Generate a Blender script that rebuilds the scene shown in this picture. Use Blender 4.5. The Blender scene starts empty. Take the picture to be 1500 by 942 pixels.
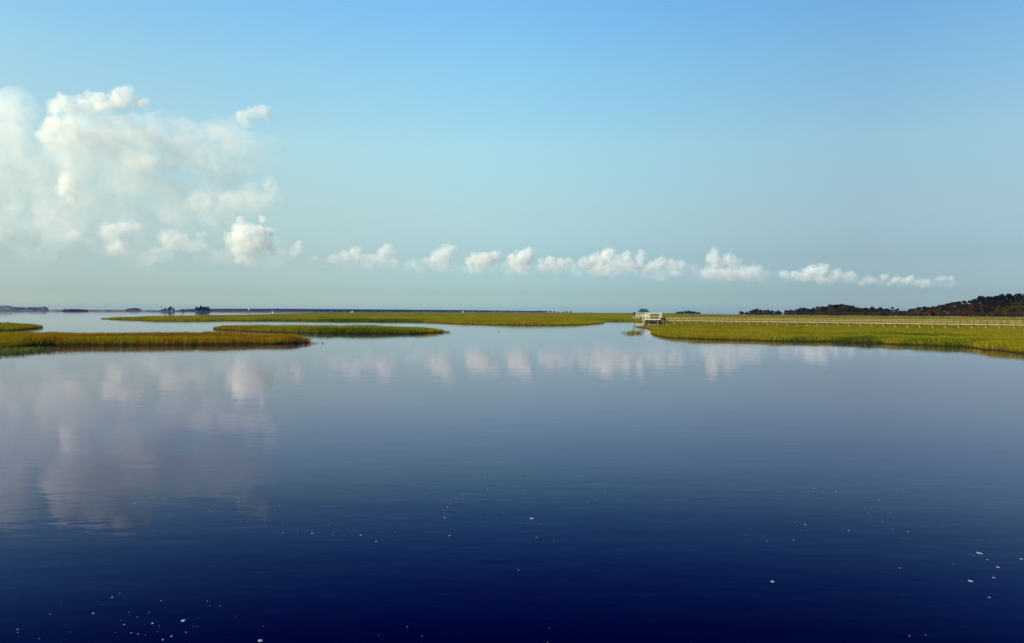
import bpy, bmesh, math, random
import numpy as np
from mathutils import Matrix, Vector, noise as mnoise

SC = bpy.context.scene
COL = SC.collection
R = math.radians
rng = np.random.default_rng(7)
random.seed(7)

# ------------------------------------------------------------------ camera
F = 1167.0                 # focal length in pixels of a 1500 px wide frame
CAMZ = 5.0
cam_d = bpy.data.cameras.new('camera')
cam = bpy.data.objects.new('camera', cam_d)
COL.objects.link(cam)
cam_d.sensor_width = 36.0
cam_d.lens = 36.0 * F / 1500
cam_d.clip_start = 0.2
cam_d.clip_end = 80000
PITCH, ROLL = math.degrees(math.atan(15.0 / F)), 0.19
ROT = Matrix.Rotation(R(90 - PITCH), 3, 'X') @ Matrix.Rotation(R(ROLL), 3, 'Z')
cam.matrix_world = Matrix.Translation((0, 0, CAMZ)) @ ROT.to_4x4()
SC.camera = cam


def ray(px, py):
    return ROT @ Vector(((px - 750) / F, -(py - 471) / F, -1))


def at(px, py, z=0.0):
    """ground point seen at a pixel"""
    d = ray(px, py)
    t = (z - CAMZ) / d.z
    return (d.x * t, d.y * t)


def atD(px, py, D):
    """point at forward distance D seen at a pixel"""
    d = ray(px, py)
    t = D / d.y
    return Vector((d.x * t, D, CAMZ + d.z * t))


# ------------------------------------------------------------------ helpers
def tag(o, label=None, cat=None, group=None, kind=None):
    if label: o['label'] = label
    if cat: o['category'] = cat
    if group: o['group'] = group
    if kind: o['kind'] = kind
    return o


def link(name, mesh, parent=None, loc=None, rz=0.0):
    o = bpy.data.objects.new(name, mesh)
    COL.objects.link(o)
    if parent: o.parent = parent
    if loc is not None: o.location = loc
    if rz: o.rotation_euler = (0, 0, rz)
    return o


def thing(name, label, cat, loc, rz=0.0, group=None):
    return tag(link(name, None, None, loc, rz), label, cat, group)


def np_mesh(name, verts, faces_n, mat, attrs=None, smooth=False):
    """verts (n,3); faces_n (m,k) index array"""
    verts = np.asarray(verts, np.float32)
    faces_n = np.asarray(faces_n, np.int32)
    me = bpy.data.meshes.new(name)
    k = faces_n.shape[1]
    m = faces_n.shape[0]
    me.vertices.add(len(verts))
    me.vertices.foreach_set('co', verts.ravel())
    me.loops.add(m * k)
    me.loops.foreach_set('vertex_index', faces_n.ravel())
    me.polygons.add(m)
    me.polygons.foreach_set('loop_start', np.arange(0, m * k, k, dtype=np.int32))
    if attrs:
        for an, av in attrs.items():
            a = me.attributes.new(an, 'FLOAT', 'POINT')
            a.data.foreach_set('value', np.asarray(av, np.float32))
    me.polygons.foreach_set('use_smooth', np.full(m, smooth))
    me.update(calc_edges=True)
    me.validate()
    if mat: me.materials.append(mat)
    return me


class MB:
    """collects solid pieces into one mesh"""
    def __init__(self):
        self.bm = bmesh.new()

    def box(self, c, s, rz=0.0):
        M = Matrix.Translation(c) @ Matrix.Rotation(rz, 4, 'Z') @ Matrix.Diagonal((s[0], s[1], s[2], 1))
        bmesh.ops.create_cube(self.bm, size=1, matrix=M)
        return self

    def bar(self, a, b, w, h):
        a, b = Vector(a), Vector(b)
        d = b - a
        L = d.length
        q = d.to_track_quat('Y', 'Z')
        M = Matrix.Translation((a + b) / 2) @ q.to_matrix().to_4x4() @ Matrix.Diagonal((w, L, h, 1))
        bmesh.ops.create_cube(self.bm, size=1, matrix=M)
        return self

    def cone(self, a, b, r0, r1, seg=8):
        a, b = Vector(a), Vector(b)
        d = b - a
        q = d.to_track_quat('Z', 'Y')
        M = Matrix.Translation((a + b) / 2) @ q.to_matrix().to_4x4()
        bmesh.ops.create_cone(self.bm, cap_ends=True, segments=seg, radius1=r0, radius2=r1, depth=d.length, matrix=M)
        return self

    def poly(self, vs, fs):
        bv = [self.bm.verts.new(v) for v in vs]
        for f in fs: self.bm.faces.new([bv[i] for i in f])
        return self

    def mesh(self, name, mat, bevel=0.0):
        if bevel:
            bmesh.ops.bevel(self.bm, geom=list(self.bm.edges), offset=bevel, segments=1, affect='EDGES')
        bmesh.ops.recalc_face_normals(self.bm, faces=list(self.bm.faces))
        me = bpy.data.meshes.new(name)
        self.bm.to_mesh(me)
        self.bm.free()
        me.materials.append(mat)
        return me

    def build(self, name, mat, parent=None, bevel=0.0):
        return link(name, self.mesh(name, mat, bevel), parent)


# ------------------------------------------------------------------ materials
def new_mat(name):
    m = bpy.data.materials.new(name)
    m.use_nodes = True
    nt = m.node_tree
    nt.nodes.clear()
    out = nt.nodes.new('ShaderNodeOutputMaterial')
    return m, nt, out


def N(nt, typ, **kw):
    n = nt.nodes.new('ShaderNode' + typ)
    for k, v in kw.items():
        if k.startswith('_'):
            setattr(n, k[1:], v)
        else:
            key = k.replace('__', ' ')
            n.inputs[key].default_value = v
    return n


def math_n(nt, op, a, b=None, clamp=False):
    n = nt.nodes.new('ShaderNodeMath')
    n.operation = op
    n.use_clamp = clamp
    for i, v in enumerate((a, b)):
        if v is None: continue
        if isinstance(v, (int, float)): n.inputs[i].default_value = v
        else: nt.links.new(v, n.inputs[i])
    return n.outputs[0]


def ramp(nt, fac, stops, interp='LINEAR'):
    n = nt.nodes.new('ShaderNodeValToRGB')
    n.color_ramp.interpolation = interp
    el = n.color_ramp.elements
    while len(el) < len(stops): el.new(0.5)
    for e, (p, c) in zip(el, stops):
        e.position = p
        e.color = (c[0], c[1], c[2], 1)
    nt.links.new(fac, n.inputs[0])
    return n.outputs[0]


def mix(nt, fac, a, b, blend='MIX'):
    n = nt.nodes.new('ShaderNodeMix')
    n.data_type = 'RGBA'
    n.blend_type = blend
    for sock, v in ((n.inputs[0], fac), (n.inputs[6], a), (n.inputs[7], b)):
        if isinstance(v, (int, float)): sock.default_value = v
        elif isinstance(v, tuple): sock.default_value = (*v, 1)
        else: nt.links.new(v, sock)
    return n.outputs[2]


def simple_mat(name, c1, c2, scale=3.0, rough=0.8, stretch=None, bump=0.0, obj=True):
    """two tone noise-mottled surface"""
    m, nt, out = new_mat(name)
    tc = N(nt, 'TexCoord')
    src = tc.outputs['Object']
    if stretch:
        mp = N(nt, 'Mapping')
        mp.inputs['Scale'].default_value = stretch
        nt.links.new(src, mp.inputs[0]); src = mp.outputs[0]
    nz = N(nt, 'TexNoise', Scale=scale, Detail=6.0)
    nt.links.new(src, nz.inputs['Vector'])
    col = ramp(nt, nz.outputs['Fac'], [(0.3, c1), (0.7, c2)])
    b = N(nt, 'BsdfPrincipled', Roughness=rough)
    b.inputs['Specular IOR Level'].default_value = 0.25
    nt.links.new(col, b.inputs['Base Color'])
    if bump:
        bp = N(nt, 'Bump', Strength=bump, Distance=0.02)
        nt.links.new(nz.outputs['Fac'], bp.inputs['Height'])
        nt.links.new(bp.outputs[0], b.inputs['Normal'])
    nt.links.new(b.outputs[0], out.inputs[0])
    return m


def grass_mat(name, cols, base, tip_gain=1.0, patch=0.02, seed=0.0):
    """marsh grass: patches of different growth over the ground, feet coloured darker for tide mud and painted shade"""
    m, nt, out = new_mat(name)
    geo = N(nt, 'NewGeometry')
    mp = N(nt, 'Mapping')
    mp.inputs['Location'].default_value = (seed, seed * 1.7, 0)
    mp.inputs['Scale'].default_value = (0.6, 1.5, 0)
    nt.links.new(geo.outputs['Position'], mp.inputs[0])
    n1 = N(nt, 'TexNoise', Scale=patch, Detail=5.0, Roughness=0.62)
    nt.links.new(mp.outputs[0], n1.inputs['Vector'])
    n2 = N(nt, 'TexNoise', Scale=patch * 9, Detail=3.0)
    nt.links.new(mp.outputs[0], n2.inputs['Vector'])
    rn = N(nt, 'Attribute', _attribute_name='rnd')
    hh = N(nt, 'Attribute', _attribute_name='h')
    f = math_n(nt, 'MULTIPLY_ADD', n1.outputs['Fac'], 0.75)
    nt.nodes[-1].inputs[2].default_value = 0.0
    f2 = math_n(nt, 'MULTIPLY', n2.outputs['Fac'], 0.25)
    f = math_n(nt, 'ADD', f, f2)
    r2 = math_n(nt, 'MULTIPLY', math_n(nt, 'SUBTRACT', rn.outputs['Fac'], 0.5), 0.11)
    f = math_n(nt, 'ADD', f, r2)
    f = math_n(nt, 'ADD', math_n(nt, 'MULTIPLY', math_n(nt, 'SUBTRACT', f, 0.48), 2.1), 0.49)
    col = ramp(nt, f, cols)
    gain = math_n(nt, 'MULTIPLY_ADD', rn.outputs['Fac'], 0.4)
    nt.nodes[-1].inputs[2].default_value = 0.96
    cg = N(nt, 'VectorMath', _operation='SCALE')
    nt.links.new(col, cg.inputs[0]); nt.links.new(gain, cg.inputs['Scale'])
    hf = ramp(nt, hh.outputs['Fac'], [(0.04, (0, 0, 0)), (0.36, (1, 1, 1))])  # blends to base colour low on the blade: mud stain plus painted-in shade
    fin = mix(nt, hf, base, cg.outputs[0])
    b = N(nt, 'BsdfDiffuse')
    t = N(nt, 'BsdfTranslucent')
    nt.links.new(fin, b.inputs[0]); nt.links.new(fin, t.inputs[0])
    ms = N(nt, 'MixShader'); ms.inputs[0].default_value = 0.38
    nt.links.new(b.outputs[0], ms.inputs[1]); nt.links.new(t.outputs[0], ms.inputs[2])
    nt.links.new(ms.outputs[0], out.inputs[0])
    return m


def leaf_mat(name, cols, rough=0.6):
    m, nt, out = new_mat(name)
    rn = N(nt, 'Attribute', _attribute_name='rnd')
    oi = N(nt, 'ObjectInfo')
    f = math_n(nt, 'ADD', math_n(nt, 'MULTIPLY', rn.outputs['Fac'], 0.55), math_n(nt, 'MULTIPLY', oi.outputs['Random'], 0.45))
    col = ramp(nt, f, cols)
    b = N(nt, 'BsdfDiffuse'); t = N(nt, 'BsdfTranslucent')
    nt.links.new(col, b.inputs[0]); nt.links.new(col, t.inputs[0])
    ms = N(nt, 'MixShader'); ms.inputs[0].default_value = 0.2
    nt.links.new(b.outputs[0], ms.inputs[1]); nt.links.new(t.outputs[0], ms.inputs[2])
    nt.links.new(ms.outputs[0], out.inputs[0])
    return m


def volume_mat(name, color, density, aniso=0.0):
    m, nt, out = new_mat(name)
    v = N(nt, 'VolumePrincipled', Density=density, Anisotropy=aniso)
    v.inputs['Color'].default_value = (*color, 1)
    nt.links.new(v.outputs[0], out.inputs['Volume'])
    return m


# ------------------------------------------------------------------ world and sun
SUN_EL = 24.0
SKYZ = [(0.007, (.49, .76, 1.02)), (0.022, (.411, .617, .90)), (0.065, (.495, .627, .751)), (0.124, (.756, .853, .801)), (0.198, (.975, 1.172, 1.026)),
        (0.284, (.971, 1.354, 1.299)), (0.357, (.876, 1.413, 1.566))]
SKYX = [(-0.5, (1.35, 1.2, 1.12)), (0.0, (1, 1, 1)), (0.47, (.66, .64, .69))]
SUN_DIR = Vector((-0.80, -0.60, 0))      # horizontal direction towards the sun: from the left and behind
SUN_DIR.normalize()
w = bpy.data.worlds.new('World')
SC.world = w
w.use_nodes = True
nt = w.node_tree
nt.nodes.clear()
wout = nt.nodes.new('ShaderNodeOutputWorld')
bg = nt.nodes.new('ShaderNodeBackground')
tc = nt.nodes.new('ShaderNodeTexCoord')
sep = nt.nodes.new('ShaderNodeSeparateXYZ')
nt.links.new(tc.outputs['Generated'], sep.inputs[0])
zz = math_n(nt, 'MAXIMUM', sep.outputs['Z'], 0.004)
cmb = nt.nodes.new('ShaderNodeCombineXYZ')
nt.links.new(sep.outputs['X'], cmb.inputs[0]); nt.links.new(sep.outputs['Y'], cmb.inputs[1]); nt.links.new(zz, cmb.inputs[2])
sky = nt.nodes.new('ShaderNodeTexSky')
sky.sky_type = 'NISHITA'
sky.sun_disc = False
sky.sun_elevation = R(SUN_EL)
sky.sun_rotation = math.atan2(SUN_DIR.x, SUN_DIR.y)
sky.altitude = 0
sky.air_density = 1.0
sky.dust_density = 0.6
sky.ozone_density = 1.0
nt.links.new(cmb.outputs[0], sky.inputs[0])
# colour balance of the air: clear blue overhead, pale sea green low down, paler towards the sun's side
zr = ramp(nt, math_n(nt, 'DIVIDE', zz, 0.4), [(p / 0.4, tuple(v / 2 for v in c)) for p, c in SKYZ])
xr = ramp(nt, math_n(nt, 'MULTIPLY_ADD', sep.outputs['X'], 1.0), [(p + 0.6, tuple(v / 2 for v in c)) for p, c in SKYX], 'CARDINAL')
xm = [n for n in nt.nodes if n.type == 'MATH'][-1]
xm.inputs[2].default_value = 0.6
g1 = N(nt, 'VectorMath', _operation='MULTIPLY'); nt.links.new(zr, g1.inputs[0]); nt.links.new(xr, g1.inputs[1])
g2 = N(nt, 'VectorMath', _operation='MULTIPLY'); nt.links.new(g1.outputs[0], g2.inputs[0]); nt.links.new(sky.outputs[0], g2.inputs[1])
g3 = N(nt, 'VectorMath', _operation='SCALE'); g3.inputs['Scale'].default_value = 4.0
nt.links.new(g2.outputs[0], g3.inputs[0])
skycol = g3.outputs[0]
nt.links.new(skycol, bg.inputs[0])
bg.inputs[1].default_value = 0.15
nt.links.new(bg.outputs[0], wout.inputs[0])

sd = bpy.data.lights.new('sun', 'SUN')
sd.energy = 5.0
sd.angle = R(0.5)
sd.color = (1.0, 0.86, 0.62)
so = bpy.data.objects.new('sun', sd)
COL.objects.link(so)
tosun = Vector((SUN_DIR.x * math.cos(R(SUN_EL)), SUN_DIR.y * math.cos(R(SUN_EL)), math.sin(R(SUN_EL))))
so.rotation_euler = tosun.to_track_quat('Z', 'Y').to_euler()

# ------------------------------------------------------------------ water
def water_mat():
    m, nt, out = new_mat('water')
    geo = N(nt, 'NewGeometry')
    def layer(sx, sy, rot, detail, rough):
        mp = N(nt, 'Mapping')
        mp.inputs['Scale'].default_value = (sx, sy, 1)
        mp.inputs['Rotation'].default_value = (0, 0, R(rot))
        nt.links.new(geo.outputs['Position'], mp.inputs[0])
        n = N(nt, 'TexNoise', Scale=1.0, Detail=detail, Roughness=rough)
        nt.links.new(mp.outputs[0], n.inputs['Vector'])
        return n.outputs['Fac']
    a = layer(0.75, 1.9, 10, 2.0, 0.5)        # ripples, long across the view
    b = layer(0.06, 0.28, -6, 2.0, 0.5)      # slow swell
    c = layer(2.2, 4.2, -16, 2.0, 0.5)       # fine wind ripple
    patch = layer(0.012, 0.03, 0, 3.0, 0.5)  # where the wind touches the water
    pr = math_n(nt, 'MULTIPLY_ADD', patch, 2.6); nt.nodes[-1].inputs[2].default_value = -0.75
    nt.nodes[-1].use_clamp = True
    h = math_n(nt, 'MULTIPLY', a, WA)
    h = math_n(nt, 'ADD', h, math_n(nt, 'MULTIPLY', math_n(nt, 'MULTIPLY', c, WC), pr))
    h = math_n(nt, 'ADD', h, math_n(nt, 'MULTIPLY', b, WB))
    bp = N(nt, 'Bump', Strength=1.0, Distance=1.0)
    nt.links.new(h, bp.inputs['Height'])
    # reflectance of light polarised in the plane of incidence (the picture was taken through a polariser):
    # r = (n cos i - cos t) / (n cos i + cos t)
    dot = N(nt, 'VectorMath', _operation='DOT_PRODUCT')
    nt.links.new(geo.outputs['Incoming'], dot.inputs[0]); nt.links.new(bp.outputs[0], dot.inputs[1])
    ci = math_n(nt, 'MAXIMUM', dot.outputs['Value'], 0.01)
    s2 = math_n(nt, 'SUBTRACT', 1.0, math_n(nt, 'MULTIPLY', ci, ci))
    ct = math_n(nt, 'SQRT', math_n(nt, 'SUBTRACT', 1.0, math_n(nt, 'DIVIDE', s2, 1.769)))
    nci = math_n(nt, 'MULTIPLY', ci, 1.33)
    r = math_n(nt, 'DIVIDE', math_n(nt, 'SUBTRACT', ct, nci), math_n(nt, 'ADD', ct, nci))
    r = math_n(nt, 'MAXIMUM', r, 0.0)
    cc = N(nt, 'CombineXYZ')
    for i, p in enumerate(WPOW): nt.links.new(math_n(nt, 'POWER', r, p), cc.inputs[i])
    tone = ramp(nt, r, [(p, tuple(v / 2 for v in c)) for p, c in WTONE])
    vm = N(nt, 'VectorMath', _operation='MULTIPLY'); nt.links.new(cc.outputs[0], vm.inputs[0]); nt.links.new(tone, vm.inputs[1])
    cc = N(nt, 'VectorMath', _operation='SCALE'); cc.inputs['Scale'].default_value = 2.0
    nt.links.new(vm.outputs[0], cc.inputs[0])
    gl = N(nt, 'BsdfGlossy', Roughness=0.02)
    nt.links.new(cc.outputs[0], gl.inputs['Color']); nt.links.new(bp.outputs[0], gl.inputs['Normal'])
    df = N(nt, 'BsdfDiffuse')
    df.inputs[0].default_value = WBODY
    ad = N(nt, 'AddShader')
    nt.links.new(gl.outputs[0], ad.inputs[0]); nt.links.new(df.outputs[0], ad.inputs[1])
    nt.links.new(ad.outputs[0], out.inputs[0])
    return m

WA, WB, WC = 0.0036, 0.010, 0.0022
WPOW = (2.4, 2.2, 1.9)
WTONE = [(.1, (.02, .02, .42)), (.18, (.08, .1, .6)), (.298, (.53, .63, .97)), (.42, (1.2, 1.1, 1.12)), (.474, (1.35, 1.17, 1.26)), (.58, (1.38, 1.18, 1.26)), (.697, (1.31, 1.12, 1.09)), (1, (1.05, 1.05, 1.05))]
WBODY = (0.0001, 0.0004, 0.012, 1)
# one sheet, finer near the camera
mat_water = water_mat()
me = np_mesh('water', [(-9500, -300, 0), (9500, -300, 0), (9500, 9500, 0), (-9500, 9500, 0)], [(0, 1, 2, 3)], mat_water)
tag(link('water', me), kind='structure')

# ------------------------------------------------------------------ marshes
def in_poly(P, X, Y):
    n = len(P)
    ins = np.zeros(X.shape, bool)
    j = n - 1
    for i in range(n):
        xi, yi = P[i]; xj, yj = P[j]
        if yi != yj:
            c = ((yi > Y) != (yj > Y)) & (X < (xj - xi) * (Y - yi) / (yj - yi) + xi)
            ins ^= c
        j = i
    return ins


def edge_dist(P, X, Y):
    d = np.full(X.shape, 1e9)
    n = len(P)
    for i in range(n):
        ax, ay = P[i]; bx, by = P[(i + 1) % n]
        dx, dy = bx - ax, by - ay
        t = np.clip(((X - ax) * dx + (Y - ay) * dy) / (dx * dx + dy * dy + 1e-9), 0, 1)
        d = np.minimum(d, np.hypot(X - ax - t * dx, Y - ay - t * dy))
    return d


def rough_poly(pix, seed, amp=1.0, step=10):
    """pixel outline of a waterline -> ragged ground polygon"""
    out = []
    n = len(pix)
    for i in range(n):
        a, b = pix[i], pix[(i + 1) % n]
        k = max(1, int(abs(a[0] - b[0]) / step))
        if max(a[0], b[0]) > 1700 or min(a[0], b[0]) < -150: k = 1
        for q in range(k):
            t = q / k
            px = a[0] + (b[0] - a[0]) * t
            py = a[1] + (b[1] - a[1]) * t
            x, y = at(px, py)
            nz = mnoise.noise((x * 0.12 + seed, y * 0.12, seed)) + 0.6 * mnoise.noise((x * 0.4, y * 0.4 + seed, seed))
            nz2 = mnoise.noise((x * 0.15, y * 0.15 + 31, seed))
            s = amp * min(y, 500) * 0.008
            out.append((x + nz2 * s * 1.5, y + nz * s))
    return out


def vnoise(X, Y, s, seed):
    """cheap smooth value noise"""
    tab = np.random.default_rng(seed).random((64, 64))
    x, y = X * s, Y * s
    xi, yi = np.floor(x).astype(int), np.floor(y).astype(int)
    fx, fy = x - xi, y - yi
    fx, fy = fx * fx * (3 - 2 * fx), fy * fy * (3 - 2 * fy)
    g = lambda a, b: tab[a % 64, b % 64]
    return (g(xi, yi) * (1 - fx) + g(xi + 1, yi) * fx) * (1 - fy) + (g(xi, yi + 1) * (1 - fx) + g(xi + 1, yi + 1) * fx) * fy


def blades(X, Y, H, W, lean=0.18, z0=0.0, seed=1):
    g = np.random.default_rng(seed)
    n = len(X)
    a = g.random(n) * math.tau
    dx, dy = np.cos(a) * W / 2, np.sin(a) * W / 2
    b = g.random(n) * math.tau
    L = H * lean * (0.2 + g.random(n))
    # four points: two feet, a shoulder, a drooping tip
    V = np.empty((n, 4, 3), np.float32)
    V[:, 0] = np.stack([X - dx, Y - dy, np.full(n, z0)], 1)
    V[:, 1] = np.stack([X + dx, Y + dy, np.full(n, z0)], 1)
    mx, my = X + np.cos(b) * L * 0.45, Y + np.sin(b) * L * 0.45
    V[:, 2] = np.stack([mx + dx * 0.8, my + dy * 0.8, z0 + H * 0.62], 1)
    V[:, 3] = np.stack([X + np.cos(b) * L * 1.3, Y + np.sin(b) * L * 1.3, z0 + H], 1)
    base = (np.arange(n) * 4)[:, None]
    Fc = np.concatenate([base + np.array([[0, 1, 2]]), base + np.array([[0, 2, 3]])])
    h = np.tile(np.array([0, 0, 0.62, 1.0], np.float32), n)
    r = np.repeat(g.random(n).astype(np.float32), 4)
    return V.reshape(-1, 3), Fc, h, r


def canopy(P, D0, D1, x0, x1, inset, seed, zc=0.72):
    """the closed mass of stems under the tips"""
    nd = max(6, int(math.log(D1 / D0) * 70))
    Ds = np.exp(np.linspace(math.log(D0), math.log(D1), nd))
    sx = np.linspace(x0, x1, 240)
    DD, SX = np.meshgrid(Ds, sx, indexing='ij')
    X = DD * SX
    ok = in_poly(P, X, DD) & (edge_dist(P, X, DD) > inset)
    Z = zc + 0.22 * (vnoise(X, DD, 0.5, seed) - 0.5) + 0.25 * (vnoise(X, DD, 0.07, seed + 1) - 0.5)
    V = np.stack([X, DD, Z], 2).reshape(-1, 3)
    idx = np.arange(nd * 240).reshape(nd, 240)
    q = ok[:-1, :-1] & ok[1:, :-1] & ok[:-1, 1:] & ok[1:, 1:]
    Fc = np.stack([idx[:-1, :-1], idx[:-1, 1:], idx[1:, 1:], idx[1:, :-1]], 2)[q]
    T = np.concatenate([Fc[:, [0, 1, 2]], Fc[:, [0, 2, 3]]]) if len(Fc) else np.zeros((0, 3), int)
    used = np.unique(T)
    remap = np.full(len(V), -1); remap[used] = np.arange(len(used))
    return V[used], remap[T], np.full(len(used), 0.75), vnoise(X, DD, 0.9, seed + 5).ravel()[used]


def mudbank(P, name, mat, z=0.035, skirt=0.2):
    bm = bmesh.new()
    top = [bm.verts.new((x, y, z)) for x, y in P]
    cx = sum(p[0] for p in P) / len(P); cy = sum(p[1] for p in P) / len(P)
    ar = sum(P[i][0] * P[(i + 1) % len(P)][1] - P[(i + 1) % len(P)][0] * P[i][1] for i in range(len(P)))
    s = -1 if ar > 0 else 1
    low = []
    n = len(P)
    for i in range(n):
        ax, ay = P[i - 1]; bx, by = P[(i + 1) % n]
        dx, dy = bx - ax, by - ay
        l = math.hypot(dx, dy) + 1e-6
        low.append(bm.verts.new((P[i][0] - s * dy / l * skirt, P[i][1] + s * dx / l * skirt, -0.15)))
    for i in range(n):
        j = (i + 1) % n
        bm.faces.new((top[i], top[j], low[j], low[i]))
    es = [bm.edges.get((top[i], top[(i + 1) % n])) for i in range(n)]
    bmesh.ops.triangle_fill(bm, edges=[e for e in es if e], use_beauty=False)
    bmesh.ops.recalc_face_normals(bm, faces=list(bm.faces))
    me = bpy.data.meshes.new(name)
    bm.to_mesh(me); bm.free()
    me.materials.append(mat)
    return tag(link(name, me), kind='structure')


mud = simple_mat('mud', (0.035, 0.024, 0.012), (0.06, 0.042, 0.022), 1.5, 1.0)
mud.node_tree.nodes['Principled BSDF'].inputs['Specular IOR Level'].default_value = 0.0
GCOLS = [(0.26, (0.050, 0.075, 0.005)), (0.40, (0.115, 0.132, 0.007)), (0.49, (0.205, 0.195, 0.009)),
         (0.57, (0.262, 0.200, 0.012)), (0.66, (0.190, 0.105, 0.010)), (0.78, (0.125, 0.120, 0.008))]
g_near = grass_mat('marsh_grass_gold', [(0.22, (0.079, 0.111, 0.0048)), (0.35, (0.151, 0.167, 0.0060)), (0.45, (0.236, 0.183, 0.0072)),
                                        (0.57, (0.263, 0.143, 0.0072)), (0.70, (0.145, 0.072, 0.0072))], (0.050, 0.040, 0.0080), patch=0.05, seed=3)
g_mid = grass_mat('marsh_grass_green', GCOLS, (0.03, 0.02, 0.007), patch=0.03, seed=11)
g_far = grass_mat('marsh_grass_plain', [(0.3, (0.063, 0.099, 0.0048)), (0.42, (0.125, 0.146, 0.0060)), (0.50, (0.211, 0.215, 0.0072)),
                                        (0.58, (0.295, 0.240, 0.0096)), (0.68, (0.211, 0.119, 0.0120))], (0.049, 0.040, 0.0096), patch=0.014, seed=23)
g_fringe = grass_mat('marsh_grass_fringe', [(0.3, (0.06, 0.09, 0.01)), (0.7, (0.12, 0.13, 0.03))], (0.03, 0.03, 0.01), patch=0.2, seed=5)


def marsh(name, label, pix, mat, A, sx0, sx1, D1, height=1.1, seed=1, amp=1.0, inset=2.0, wk=0.00043, cano=True, canz=0.72, hvar=0.35, far_low=0):
    P = rough_poly(pix, seed, amp)
    D0 = min(p[1] for p in P)
    g = np.random.default_rng(seed)
    # areal density A / D^2: even on screen
    tot = int(1.5 * A * (sx1 - sx0) * math.log(D1 / D0) * 1.02)
    D = D0 * (D1 / D0) ** g.random(tot)
    X = D * (sx0 + (sx1 - sx0) * g.random(tot))
    ok = in_poly(P, X, D)
    X, D = X[ok], D[ok]
    W = np.clip(wk * D, 0.03, 0.9)
    H = height * (1 - hvar * 0.6 + hvar * 1.1 * vnoise(X, D, 0.09, seed) * (0.45 + 0.9 * g.random(len(X))))
    ed = edge_dist(P, X, D)
    H *= 0.62 + 0.38 * np.clip(ed / (0.012 * D), 0, 1)
    H *= np.where(g.random(len(X)) < 0.04, 1.2, 1.0)                    # seed stalks standing over the rest
    if far_low: H *= np.interp(D, [150, 235], [1, far_low])
    cl = vnoise(X, D, 110.0 / D.clip(110, 500) * 0.55, seed + 9)          # tussocks: stems stand in clumps with gaps between
    H *= 0.84 + 0.26 * cl
    gap = (cl < 0.27) & (ed < 0.014 * D) & (g.random(len(X)) < 0.6)
    X, D, W, H = X[~gap], D[~gap], W[~gap], H[~gap]
    V, T, h, r = blades(X, D, H, W, seed=seed)
    if cano:
        V2, T2, h2, r2 = canopy(P, D0, D1, sx0, sx1, inset, seed, canz)
        T = np.concatenate([T, T2 + len(V)])
        V = np.concatenate([V, V2]); h = np.concatenate([h, h2]); r = np.concatenate([r, r2])
    me = np_mesh('marsh_grass', V, T, mat, {'h': h, 'rnd': r})
    o = tag(link('marsh_grass', me), label, 'grass', kind='stuff')
    mudbank(P, 'mud_bank', mud)
    return P


P_left = marsh('marsh', 'long golden brown grass island nearest the camera on the left, its dark stem feet in the water',
      [(-220, 512), (-60, 512), (0, 512), (22, 510.5), (40, 507), (70, 506), (150, 505.8), (250, 505.5), (300, 505.3), (380, 504.6), (430, 503.4), (460, 502.2),
       (440, 500), (400, 498), (330, 496.3), (250, 496), (150, 495.5), (0, 495), (-60, 495), (-220, 494)],
      g_near, 430000, -0.80, -0.235, 155, height=1.22, seed=3, inset=2.5, canz=0.8)
marsh('marsh', 'small green grass spit at the left edge behind the golden island',
      [(-240, 486), (0, 484.5), (30, 483.5), (50, 481.8), (64, 480), (45, 478.7), (25, 477.2), (0, 476), (-240, 475)],
      g_mid, 300000, -0.82, -0.57, 300, height=1.2, seed=5, inset=4, canz=0.75)
marsh('marsh', 'slim bright grass island alone in mid water at the centre left',
      [(308, 482), (330, 483.6), (370, 486), (420, 487.6), (480, 488.8), (560, 489.3), (600, 489), (630, 488.2), (655, 486.6),
       (600, 484.4), (550, 482.2), (450, 481.4), (350, 481)],
      g_mid, 420000, -0.40, -0.07, 250, height=1.15, seed=8, inset=4, canz=0.75)
marsh('marsh', 'wide level marsh of yellow green grass running back to the horizon in the middle',
      [(147, 467.3), (200, 469), (230, 470.4), (280, 470.8), (330, 469.7), (400, 470), (500, 470.6), (600, 471.6), (640, 472.6), (680, 474.6), (720, 475.8),
       (800, 476.6), (860, 476), (882, 473.5), (880, 471.3), (900, 470.6), (930, 471), (950, 472.5), (975, 473.6), (1003, 474.4), (1010, 459.3),
       (850, 458.5), (750, 458.3), (600, 457.9), (500, 457.9), (440, 459.2), (350, 462.4), (240, 464), (200, 465.3)],
      g_far, 300000, -0.55, 0.24, 2900, height=1.1, seed=12, amp=0.8, inset=6, canz=0.85)
marsh('marsh', 'broad yellow green marsh on the right in front of the boardwalk and the wood',
      [(931, 479), (945, 481.5), (953, 484.8), (948, 488), (960, 491.5), (980, 494.5), (1010, 496.3), (1060, 498), (1100, 498.8), (1130, 499.8), (1200, 500.8),
       (1260, 502.5), (1360, 506.3), (1420, 508.8), (1440, 512.5), (1475, 514), (1500, 518), (1620, 525), (1720, 525), (1720, 465), (1500, 464.5), (1100, 460.8), (1010, 459.3),
       (1003, 475.4), (980, 477.3), (955, 477.6)],
      g_mid, 420000, 0.15, 0.80, 1400, height=1.05, seed=17, inset=3.5, canz=0.5, far_low=0.68)


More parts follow.
